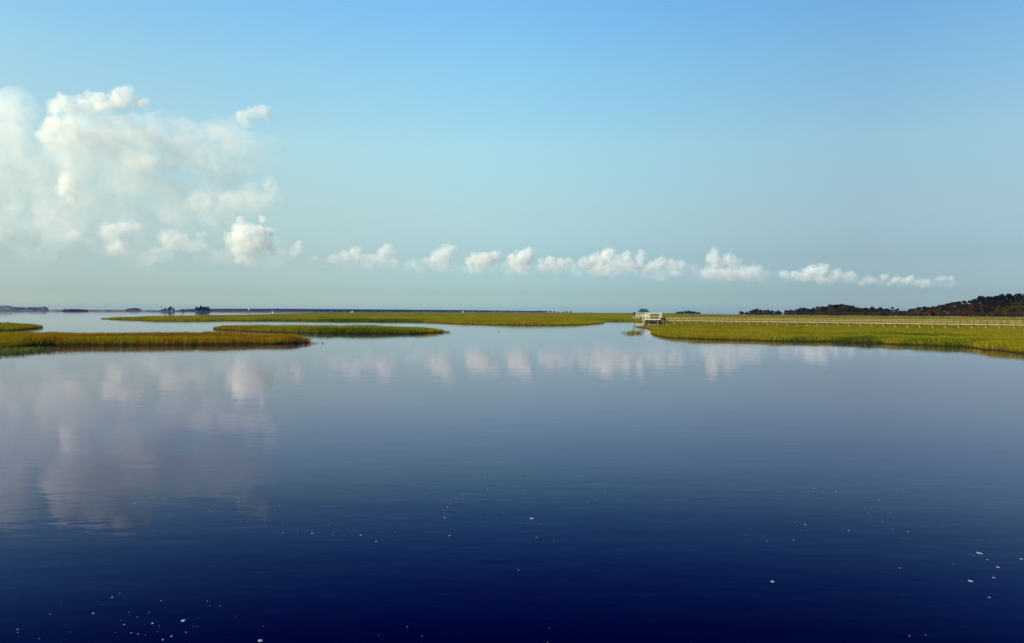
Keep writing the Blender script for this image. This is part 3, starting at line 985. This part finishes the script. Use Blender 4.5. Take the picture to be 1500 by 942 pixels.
pl = MB().cone((0, 0, -1.2), (0, 0, DZ - 0.3), 0.16, 0.14, 10).mesh('piling', simple_mat('pile_wood', (0.2, 0.16, 0.11), (0.42, 0.36, 0.27), 2, 0.8, (1, 1, .3)))
cp = MB().box((0, 0, 0), (0.16, 2.1, 0.22)).mesh('pile_cap', darkp)
k = 1.2
while k < LEN:
    for s in (-1, 1): link('piling', pl, bw, (k, s * 0.78, 0))
    link('pile_cap', cp, bw, (k, 0, DZ - 0.42))
    k += 3.55

# pier head
Dp = 312
ph = thing('pier_head', 'pale square pier head with tall railed frame on black piles ending the boardwalk', 'pier', ((957 - 750) / F * Dp, Dp, 0), R(-6))
S = 6.1
pz = 2.2
mb = MB()
k = -S / 2
while k < S / 2 - .05:
    mb.box((k + .14, 0, pz), (.27, S, .06)); k += .29
mb.build('deck', wood_w, ph)
MB().box((0, -S / 2, pz - .2), (S, .08, .3)).box((0, S / 2, pz - .2), (S, .08, .3)).box((-S / 2 + .05, 0, pz - .2), (.08, S - .2, .29)).box((S / 2 - .05, 0, pz - .2), (.08, S - .2, .29)).build('rim_joist', wood_w, ph)
for sx in (-1, 1):
    for sy in (-1, 1):
        MB().box((sx * (S / 2 - .15), sy * (S / 2 - .15), pz + 1.15), (.24, .24, 2.6)).build('corner_post', wood_w, ph, .02)
        MB().cone((sx * (S / 2 - .5), sy * (S / 2 - .5), -1.5), (sx * (S / 2 - .5), sy * (S / 2 - .5), pz - .05), .22, .2, 10).build('piling', darkp, ph)
for x in (-1.0, 1.1):
    MB().cone((x, -S / 2 + .5, -1.5), (x, -S / 2 + .5, pz - .05), .22, .2, 10).build('piling', darkp, ph)
for x in (-2.2, -1.5, 2.0):
    MB().box((x, -S / 2 + .1, pz + 1.05), (.14, .12, 2.0)).build('post', wood_w, ph)
MB().box((0, -S / 2 + .15, pz + 2.2), (S - .6, .14, .24)).build('top_beam', wood_w, ph)
MB().box((0, S / 2 - .15, pz + 2.2), (S - .6, .14, .24)).build('top_beam', wood_w, ph)
MB().box((-S / 2 + .15, 0, pz + 2.2), (.14, S - .6, .24)).build('top_beam', wood_w, ph)
MB().box((S / 2 - .15, 0, pz + 2.2), (.14, S - .6, .24)).build('top_beam', wood_w, ph)
for s in (-1, 1):
    MB().box((0, s * (S / 2 - .16), pz + 1.0), (S - .6, .12, .14)).build('handrail', wood_w, ph)
MB().box((-S / 2 + .16, 0, pz + 1.0), (.12, S - .6, .14)).build('handrail', wood_w, ph)
MB().bar((-2.2, -S / 2 + .3, 0.1), (1.0, -S / 2 + .3, pz - .5), .12, .22).bar((2.4, -S / 2 + .3, 0.1), (-0.9, -S / 2 + .32, pz - .5), .12, .22).build('cross_brace', darkp, ph)
# boat cradle in the shade under the deck
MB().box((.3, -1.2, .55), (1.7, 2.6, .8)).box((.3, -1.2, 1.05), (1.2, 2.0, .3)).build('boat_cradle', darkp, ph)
bx = thing('storage_box', 'black box standing behind the handrail where the boardwalk meets the pier head', 'box', ((971 - 750) / F * 306, 306, DZ + .04), ang)
MB().box((0, 0, .4), (1.7, .8, .8)).build('body', darkp, bx, .03)
MB().box((0, 0, .86), (1.8, .9, .1)).build('lid', darkp, bx, .02)
o = thing('mooring_piles', 'pair of black mooring piles beneath the start of the boardwalk', 'piles', ((971.5 - 750) / F * 303, 303, 0))
for x in (-.5, .55): MB().cone((x, 0, -1.5), (x, 0, 1.42), .4, .36, 10).build('piling', darkp, o)

# gazebo dock
Dg = 450
gz = thing('gazebo', 'green roofed gazebo with white posts on a white railed dock beyond the pier head', 'gazebo', ((939.5 - 750) / F * Dg, Dg, 0), R(4))
gd = 2.55
MB().box((0, 0, gd), (8.0, 6.0, .12)).build('deck', wood_w, gz)
MB().box((0, -3.04, gd - .2), (8.0, .08, .4)).build('rim_joist', wood_w, gz)
for x in (-3.7, -1.9, 0, 1.9, 3.7):
    for y in (-2.7, 2.7):
        MB().cone((x, y, -1.5), (x, y, gd - .06), .2, .18, 8).build('piling', wood_w, gz)
for x in (-3.9, -3.0, -2.1, -1.0, 3.9):
    MB().box((x, -2.9, gd + .55), (.2, .18, 1.1)).build('post', wood_w, gz)
MB().box((-2.45, -2.9, gd + 1.1), (3.1, .18, .14)).build('handrail', wood_w, gz)
MB().box((-2.45, -2.9, gd + .55), (3.1, .08, .14)).build('lower_rail', wood_w, gz)
for x in (-3.9, -3.1):
    MB().box((x, -2.9, gd + .95), (.26, .26, 1.9)).build('corner_post', wood_w, gz)
gx0, gx1, gy0, gy1 = -1.3, 3.5, -2.4, 2.4
for x in (gx0, (gx0 + gx1) / 2, gx1):
    for y in (gy0, gy1):
        MB().box((x, y, gd + 1.2), (.26, .26, 2.3)).build('roof_post', wood_w, gz)
MB().box(((gx0 + gx1) / 2, gy0 - .02, gd + .62), (gx1 - gx0, .12, 1.0)).build('side_panel', wood_w, gz)
e, zt, ze = .4, 6.6, 4.85
vs = [(gx0 - e, gy0 - e, ze), (gx1 + e, gy0 - e, ze), (gx1 + e, gy1 + e, ze), (gx0 - e, gy1 + e, ze), (gx0 + .6, 0, zt), (gx1 - .6, 0, zt)]
vs += [(v[0], v[1], v[2] - .14) for v in vs[:4]]
MB().poly(vs, [(0, 1, 5, 4), (1, 2, 5), (2, 3, 4, 5), (3, 0, 4), (0, 6, 7, 1), (1, 7, 8, 2), (2, 8, 9, 3), (3, 9, 6, 0), (9, 8, 7, 6)]).build('roof', greenroof, gz)
# tarp-covered mound at the left end of that dock
tm = thing('covered_boat', 'dark covered mound at the left end of the white gazebo dock', 'tarp', ((929.8 - 750) / F * Dg, Dg + 1, 0))
bm = bmesh.new()
bmesh.ops.create_icosphere(bm, subdivisions=3, radius=1)
for v in bm.verts:
    v.co = Vector((v.co.x * 1.1, v.co.y * 2.2, max(-.5, v.co.z) * .9))
    v.co += Vector((0, 0, .12 * mnoise.noise(v.co * 1.7)))
me = bpy.data.meshes.new('cover'); bm.to_mesh(me); bm.free(); me.materials.append(navy)
link('cover', me, tm, (0, 0, 3.9))
MB().box((0, -1.6, 1.6), (.25, .25, 4.0)).build('support', darkp, tm)
MB().box((0, 1.6, 1.6), (.25, .25, 4.0)).build('support', darkp, tm)
# short walk joining the two docks
a = Vector(((946 - 750) / F * 318, 318, 0)); b = Vector(((943 - 750) / F * 446, 446, 0))
wk = thing('walkway', 'short timber walkway running back from the pier head to the gazebo dock', 'walkway', a, math.atan2((b - a).y, (b - a).x))
L2 = (b - a).length
MB().box((L2 / 2, 0, 1.78), (L2, 1.5, .12)).build('deck', wood, wk)
for k in range(1, 20):
    for s in (-.6, .6): link('piling', pl, wk, (k * L2 / 20, s, 0))

# ------------------------------------------------------------------ things afloat
foam = simple_mat('foam', (0.22, 0.22, 0.20), (0.50, 0.50, 0.46), 18, 0.8)
FLECK = [(656,60,5),(797,40,3),(958,54,3),(1020,90,3),(1033,95,2),(1108,73,2),(1147,25,2),(1165,34,3),(1220,97,2),(1340,90,2),(1366,71,3),(1208,148,3),(1290,141,3),(1381,147,3),(1381,203,4),(1453,188,2),(1453,203,2),(548,517,5),(585,497,3),(455,595,5),(86,673,4),(87,688,3),(193,718,3),(787,534,3),(628,591,3),(672,612,3),(728,592,3),(607,650,4),(744,644,6),(641,690,4),(675,695,4),(770,685,2),(909,687,4),(837,707,5),(795,723,5),(972,620,2),(1013,536,3),(1072,558,3),(1287,657,2),(563,688,2),(343,687,2),(245,599,3),(296,537,2),(590,630,2),(777,657,2),(710,702,2),(943,660,2),(963,660,2),(1145,608,2),(1025,558,2),(500,553,2)]
FLECK = [(x / 3.3333, 720 + y / 3.3333, s, 0) for x, y, s in FLECK]
F2 = [(24,404,5),(57,369,2),(107,364,3),(131,400,3),(124,415,2),(180,415,2),(262,413,5),(336,443,5),(426,399,2),(360,82,2),(507,191,2),(760,220,3),(762,239,3),(697,261,4),(686,276,4),(672,328,5),(689,323,2),(696,416,5),(777,318,2),(869,126,4),(881,188,3),(1040,137,3),(1058,192,3),(1165,177,3),(880,324,2),(957,309,2),(1077,353,2),(1133,360,2),(1119,424,4),(1207,445,3),(1280,351,2),(1367,252,3),(1412,240,2),(1453,196,3),(1032,583,4),(1060,88,2),(1410,107,2),(489,861,3),(560,906,3),(350,900,2),(1181,866,2),(1173,937,3)]
FLECK += [(450 + x / 3.3333, 660 + y / 3.3333, s, 1) for x, y, s in F2]
F3 = [(320,133,2),(445,132,3),(476,118,4),(519,132,3),(583,134,4),(882,126,4),(790,177,4),(725,211,3),(741,238,3),(771,230,2),(834,253,3),(848,241,3),(752,273,2),(807,281,3),(860,317,2),(935,330,4),(380,284,3),(433,294,5),(413,323,2),(375,370,4),(246,377,3),(164,313,2),(644,324,5),(1321,466,5),(1256,446,2),(1154,489,3),(1372,502,7),(1488,463,7),(1353,554,6),(1330,650,5),(893,506,4),(941,838,4),(1020,833,3)]
FLECK += [(1050 + x / 3.3333, 680 + y / 3.3333, s, 2) for x, y, s in F3]
GL = [('fleck of white foam drifting on the dark water at lower left', 'foam flecks at lower left'), ('fleck of white foam drifting on the dark water at the lower middle', 'foam flecks at lower middle'),
      ('fleck of white foam drifting on the dark water at lower right', 'foam flecks at lower right')]
fm = []
for i in range(6):
    g = random.Random(i)
    bm = bmesh.new()
    bmesh.ops.create_icosphere(bm, subdivisions=2, radius=0.5)
    for v in bm.verts:
        v.co *= 1 + .5 * mnoise.noise(v.co * 3 + Vector((i * 7, 0, 0)))
        v.co.z = max(-.05, v.co.z) * .45
        v.co.x *= 1.0
        v.co.y *= 1.3
    me = bpy.data.meshes.new('foam_fleck'); bm.to_mesh(me); bm.free(); me.materials.append(foam)
    fm.append(me)
fr = random.Random(4)


def fleck(px, py, wpx, label, group=None, tall=1.0):
    x, y = at(px, py)
    o = link('foam_fleck', fm[fr.randrange(6)], None, (x, y, 0.0), fr.uniform(-.4, .4))
    s = wpx / F * math.hypot(y, 5)
    o.scale = (s, s * 1.15, s * .4 * tall)
    return tag(o, label, 'foam', group)

for px, py, s, gi in FLECK:
    fleck(px, py, {2: 0.9, 3: 1.3, 4: 1.8, 5: 2.5, 6: 3.0, 7: 3.8}[s], *GL[gi])
fleck(381.5, 938.5, 5.5, 'biggest white foam lump at the bottom edge', None, 1.5)
fleck(268.5, 909, 5.5, 'broad white foam streak in the scatter at lower left', None)
fleck(779, 759.6, 5, 'lone bright foam fleck in mid water just right of centre', None)
fleck(1131.6, 852, 5, 'lone bright foam fleck at lower right, away from the scatter', None)
fleck(1435, 810.2, 6, 'long topmost foam streak in the scatter near the right edge', None)
fleck(1421.5, 851, 5.5, 'broad leftmost foam streak in the scatter near the right edge', None)
# drifting wrack
for (px, py, wl, lab) in ((731, 486.3, .4, 'small dark drift of dead stalks on the bright water off the middle marsh'),):
    x, y = at(px, py)
    g = random.Random(int(px))
    mb = MB()
    for k in range(9):
        a = Vector((g.uniform(-wl * .6, wl * .2), g.uniform(-.3, .3), .01 + .004 * k))
        mb.bar(a, a + Vector((g.uniform(.4, .9) * wl, g.uniform(-.2, .2), g.uniform(0, .07))), .05, .03)
    o = link('floating_stalks', mb.mesh('floating_stalks', bark), None, (x, y, 0))
    tag(o, lab, 'driftweed')

# ------------------------------------------------------------------ clouds: closed lumpy bodies of droplets
#CLOUDS
cmats = {}
def cloud_mat(d, nscale, lo, hi, z0, z1, thin):
    """white droplets torn by noise of nscale metres; thinner towards the base (z0) than at the top (z1)"""
    m, nt, out = new_mat('cloud_vapour')
    v = N(nt, 'VolumePrincipled', Density=d, Anisotropy=CL_G)
    v.inputs['Color'].default_value = (1.0, 0.997, 0.97, 1)
    geo = N(nt, 'NewGeometry')
    nz = N(nt, 'TexNoise', Scale=1.0 / nscale, Detail=6.0, Roughness=0.68, Distortion=0.35)
    nt.links.new(geo.outputs['Position'], nz.inputs['Vector'])
    mr = N(nt, 'MapRange', _interpolation_type='SMOOTHSTEP')
    mr.inputs[1].default_value = lo; mr.inputs[2].default_value = hi
    mr.inputs[3].default_value = 0.0; mr.inputs[4].default_value = d
    nt.links.new(nz.outputs['Fac'], mr.inputs[0])
    sx = N(nt, 'SeparateXYZ'); nt.links.new(geo.outputs['Position'], sx.inputs[0])
    mz = N(nt, 'MapRange')
    mz.inputs[1].default_value = z0; mz.inputs[2].default_value = z1
    mz.inputs[3].default_value = thin; mz.inputs[4].default_value = 1.0
    nt.links.new(sx.outputs['Z'], mz.inputs[0])
    nt.links.new(math_n(nt, 'MULTIPLY', mr.outputs[0], mz.outputs[0]), v.inputs['Density'])
    nt.links.new(v.outputs[0], out.inputs['Volume'])
    return m
CL_G = 0.0
ICO = {}
for _s in (1, 2, 3):
    _b = bmesh.new(); bmesh.ops.create_icosphere(_b, subdivisions=_s, radius=1)
    _b.verts.index_update()
    ICO[_s] = (np.array([v.co[:] for v in _b.verts]), np.array([[v.index for v in f.verts] for f in _b.faces])); _b.free()


def cloud(label, lumps, D, dens, group=None, vox=0.09, torn=0.8, lo=0.43, hi=0.66, seed=0, kids=16, kr=0.4, core=1.5, thin=0.3):
    """lumps = [(px, py, radius_px[, squash])]; each grows smaller billows, those again smaller ones"""
    g = random.Random(seed or int(lumps[0][0] * 7 + lumps[0][1]))
    cx = sum(l[0] for l in lumps) / len(lumps); cy = sum(l[1] for l in lumps) / len(lumps)
    c0 = atD(cx, cy, D)
    avg = sum(l[2] for l in lumps) / len(lumps) / F * D
    VS, FS, nv = [], [], [0]
    def ball(p, r, sq, sub):
        bv, bf = ICO[sub]
        VS.append(bv * np.array([r, r, r * sq]) + np.array(p)); FS.append(bf + nv[0]); nv[0] += len(bv)
    def rdir():
        while True:
            d = Vector((g.gauss(0, 1), g.gauss(0, 1), g.gauss(0.25, 1)))
            if d.length > 0.1: return d.normalized()
    def grow(shrink, kids, kr, sub2, wisps=0):
        VS.clear(); FS.clear(); nv[0] = 0
        for l, dy in zip(lumps, depth):
            p = atD(l[0], l[1], D) - c0
            r = l[2] / F * D * shrink
            sq = l[3] if len(l) > 3 else 0.88
            p.y += dy * l[2] / F * D
            ball(p, r, sq, 3)
            for k in range(kids):
                d = rdir(); q = p + Vector((d.x * r, d.y * r, d.z * r * sq)) * g.uniform(.7, 1.0)
                r2 = r * kr * g.uniform(.5, 1.15)
                ball(q, r2, .9, 2)
                for k2 in range(sub2):
                    d = rdir()
                    ball(q + d * r2 * .9, r2 * g.uniform(.3, .6), .9, 1)
            for k in range(wisps):
                d = rdir(); q = p + Vector((d.x * 1.2, d.y, d.z * .8 * sq)) * r * g.uniform(1.05, 1.5)
                ball(q, r * g.uniform(.08, .2), .7, 1)
        return np.concatenate(VS), np.concatenate(FS)
    depth = [g.uniform(-.5, .5) for l in lumps]
    def body(name, shrink, kids, kr, sub2, mat, parent=None, wisps=0):
        Vc, Fc = grow(shrink, kids, kr, sub2, wisps)
        o = link(name, np_mesh(name, Vc, Fc, mat), parent, None if parent else c0)
        rm = o.modifiers.new('remesh', 'REMESH'); rm.mode = 'VOXEL'; rm.voxel_size = avg * vox
        return o
    zt = [atD(l[0], l[1] - l[2], D).z for l in lumps]; zb = [atD(l[0], l[1] + l[2], D).z for l in lumps]
    z0, z1 = min(zb), 0.35 * min(zb) + 0.65 * max(zt)
    o = body('cloud', 1.1, kids, kr, 4, cloud_mat(dens, avg * torn, lo, hi, z0, z1, thin), None, 7)
    if core: body('core', 0.74, kids, 0.45, 4, cloud_mat(dens * core, avg * torn * .7, lo - .03, hi, z0, z1, thin), o)
    return tag(o, label, 'cloud', group)

DC = 9000
cloud('bright lone puff cloud hanging low at the right of the big cloud bank', [(352, 352, 17), (340, 350, 10), (362, 340, 14), (378, 342, 13), (372, 358, 17), (388, 356, 12), (356, 368, 16), (352, 322, 7), (348, 332, 9), (366, 380, 12), (352, 382, 8), (392, 340, 8), (398, 368, 8), (385, 322, 6)], DC, 0.014, lo=0.42, hi=0.66, torn=1.0, core=1.5)
cloud('tall white crest along the top of the big cloud bank', [(95, 155, 16), (120, 154, 15), (145, 150, 16), (168, 148, 16), (182, 143, 15), (185, 137, 11), (212, 152, 9), (80, 160, 12), (132, 160, 13), (158, 160, 13), (107, 162, 13), (198, 150, 10)], DC, 0.013)
cloud('white shoulder puff below the crest at the left of the cloud bank', [(85, 185, 16), (65, 198, 16), (95, 200, 16), (75, 205, 18), (110, 195, 14), (100, 180, 14)], DC, 0.009)
cloud('small white puff at the upper right corner of the cloud bank', [(357, 172, 11), (370, 168, 10), (386, 165, 11), (362, 182, 9), (392, 172, 7)], DC, 0.011)
cloud('small upright white puff low at the left of the cloud bank', [(100, 265, 12), (98, 280, 13), (104, 290, 11), (102, 272, 13)], DC, 0.014)
cloud('broad grey veil of cloud filling the bank at the left',
      [(10, 170, 42), (20, 230, 48), (60, 240, 50), (130, 215, 50), (190, 215, 50), (250, 210, 42), (310, 215, 42), (360, 225, 36), (150, 260, 50), (210, 270, 45), (260, 290, 40), (170, 300, 40),
       (320, 250, 34), (-40, 230, 60), (30, 290, 46), (100, 310, 40), (-30, 310, 50), (395, 215, 16), (400, 255, 12), (405, 285, 12), (300, 300, 34), (365, 290, 22)], 9600, 0.0046, vox=0.07, torn=1.2, lo=0.39, hi=0.80, core=0, thin=.55)
cloud('low grey translucent skirt of the cloud bank fading towards the left horizon', [(-20, 345, 34, .6), (40, 350, 34, .6), (100, 345, 34, .6), (160, 352, 34, .6), (220, 345, 32, .6), (280, 352, 30, .6), (330, 345, 26, .6), (385, 355, 22, .6), (60, 375, 26, .5), (200, 378, 26, .5), (310, 378, 22, .5), (420, 372, 18, .5)], 9800, 0.0026, vox=0.08, torn=1.5, lo=0.40, hi=0.82, core=0, thin=.3)
cloud('bright cream middle of the cloud bank below the crest', [(150, 195, 24), (185, 190, 22), (215, 205, 20), (170, 220, 26), (205, 235, 24), (140, 225, 22), (120, 205, 18)], DC + 200, 0.006, torn=1.2, lo=0.38, hi=0.74, core=0.8, thin=.6)
cloud('soft pale right hand part of the cloud bank', [(275, 205, 20), (300, 212, 20), (330, 205, 18), (355, 215, 18), (285, 235, 20), (320, 240, 18), (255, 225, 18)], DC + 300, 0.005, torn=1.0, lo=0.41, hi=0.74, core=0, thin=.6)
cloud('tall pale cloud cut by the left edge in the cloud bank', [(5, 160, 18), (25, 155, 14), (38, 150, 8), (10, 190, 24), (-15, 175, 26), (5, 220, 22), (-20, 215, 26)], DC + 200, 0.0036, torn=1.0, lo=0.41, hi=0.74, core=0, thin=.6)
cloud('ragged grey cloud between the big veil and the lone puff', [(300, 300, 22), (330, 305, 22), (345, 295, 18), (370, 300, 20), (310, 320, 18), (395, 275, 13), (390, 290, 12)], DC, 0.004)
for i, (lab, l) in enumerate([('pale low puff under the cloud bank at the left', [(170, 340, 18, .6), (185, 335, 14, .6), (165, 365, 14), (180, 362, 14), (203, 335, 9)]),
                   ('pale low puff second from the left under the cloud bank', [(250, 352, 15), (268, 358, 14), (280, 362, 10), (240, 348, 10)]),
                   ('tiny pale puff at the far left under the cloud bank', [(5, 345, 13), (-8, 342, 16)]),
                   ('tiny pale scrap beside the low left puff under the cloud bank', [(110, 348, 10), (106, 342, 7)]),
                   ('tiny bright scrap between the second low puff and the lone puff', [(293, 345, 7, .6), (300, 342, 4)])]):
    cloud(lab, l, DC, 0.008)
cloud('curved scrap of cloud just right of the lone puff', [(436, 365, 9), (430, 372, 7), (438, 357, 6)], DC, 0.011)
cloud('thin grey veil along the flat bases of the low row', [(470 + 25 * i, 384 + 0.03 * 25 * i + 3 * math.sin(i * 1.7), 15 + 3 * math.sin(i * 2.3), .55) for i in range(27)] + [(1150 + 24 * i, 406 + i, 11, .5) for i in range(11)], DC + 600, 0.0058, torn=1.6, lo=0.40, hi=0.80, core=0, thin=.35)
cloud('faint grey haze of cloud at the lower right of the cloud bank', [(330, 375, 22, .4), (375, 388, 20, .4), (420, 372, 20, .4), (290, 365, 20, .4), (230, 375, 24, .4), (400, 385, 14, .5)], DC + 500, 0.0045, torn=1.8, lo=0.43, hi=0.76, core=0)
ROW = [('flat pale cloud leftmost in the low row along the horizon', [(490, 380, 10, .6), (505, 374, 9), (520, 370, 10), (525, 378, 10), (545, 380, 10, .7), (565, 372, 12), (568, 364, 8), (560, 380, 10), (462, 378, 6, .7), (577, 372, 6)], 0.0104),
       ('round pale cloud second in the low row along the horizon', [(635, 383, 10), (645, 378, 13), (655, 370, 11), (662, 366, 8), (650, 392, 9), (625, 382, 6)], 0.0130),
       ('round cloud third in the low row along the horizon', [(690, 383, 9), (702, 382, 14), (712, 380, 12), (725, 376, 10), (692, 395, 7), (705, 392, 9)], 0.0156),
       ('bright round cloud fourth in the low row along the horizon', [(756, 383, 11), (766, 378, 12), (774, 372, 9), (762, 392, 11), (752, 378, 8)], 0.0208),
       ('thin scrappy cloud fifth in the low row along the horizon', [(792, 382, 5, .7), (806, 382, 8), (821, 387, 9), (812, 393, 9, .7), (795, 392, 7), (835, 382, 6)], 0.0156),
       ('long bright lumpy cloud at the middle of the low row', [(855, 385, 9), (872, 380, 10), (888, 376, 12), (893, 370, 8), (878, 392, 12), (900, 388, 14), (917, 378, 9), (918, 372, 6), (920, 390, 11), (938, 378, 8), (940, 371, 6), (935, 386, 8), (960, 388, 10), (968, 384, 8), (985, 390, 11), (998, 388, 8), (950, 394, 12, .5), (990, 400, 8, .5)], 0.0156),
       ('tall puff with a broad flat base third from the right in the low row', [(1042, 378, 10), (1046, 370, 8), (1050, 385, 11), (1066, 380, 9), (1078, 384, 8), (1040, 400, 14, .6), (1062, 402, 15, .6), (1085, 402, 14, .6), (1105, 398, 10, .6), (1112, 394, 6)], 0.0117),
       ('ragged bright cloud second from the right in the low row', [(1147, 402, 7), (1165, 403, 9, .7), (1182, 402, 10), (1192, 398, 11), (1206, 396, 9), (1207, 390, 6), (1200, 410, 10, .6), (1225, 403, 10, .7), (1248, 404, 8), (1272, 411, 6)], 0.0143),
       ('thin last cloud at the right end of the low row', [(1297, 406, 6), (1312, 411, 8, .7), (1325, 413, 8, .7), (1335, 408, 6), (1357, 414, 7), (1345, 415, 7, .6), (1380, 408, 6, .6), (1392, 408, 5, .6)], 0.0130)]
for lab, l, d in ROW:
    fr2 = random.Random(len(l))
    l = l + [((p[0] + q[0]) / 2 + fr2.uniform(-2, 2), max(p[1], q[1]) + fr2.uniform(0, 5), min(p[2], q[2]) * fr2.uniform(.7, 1.0), .7) for p, q in zip(l, l[1:]) if abs(p[0] - q[0]) < 26]
    cloud(lab, l, DC, d, 'low row of clouds along the horizon')

# ------------------------------------------------------------------ haze
HAZE = True
if HAZE:
    me = MB().box((0, 4600, 20), (19400, 10100, 42)).mesh('haze', volume_mat('haze_air', (0.13, 0.34, 1.0), 0.000026, 0.0))
    tag(link('haze', me), kind='stuff')

# ------------------------------------------------------------------ render settings
SC.render.engine = 'CYCLES'
SC.view_settings.view_transform = 'Standard'
SC.view_settings.look = 'None'
SC.view_settings.exposure = 0.0
SC.view_settings.gamma = 1.0
SC.cycles.use_denoising = True
SC.cycles.max_bounces = 16
SC.cycles.volume_bounces = 12
SC.cycles.diffuse_bounces = 3
SC.cycles.glossy_bounces = 4
SC.cycles.transparent_max_bounces = 16
SC.cycles.sample_clamp_indirect = 6
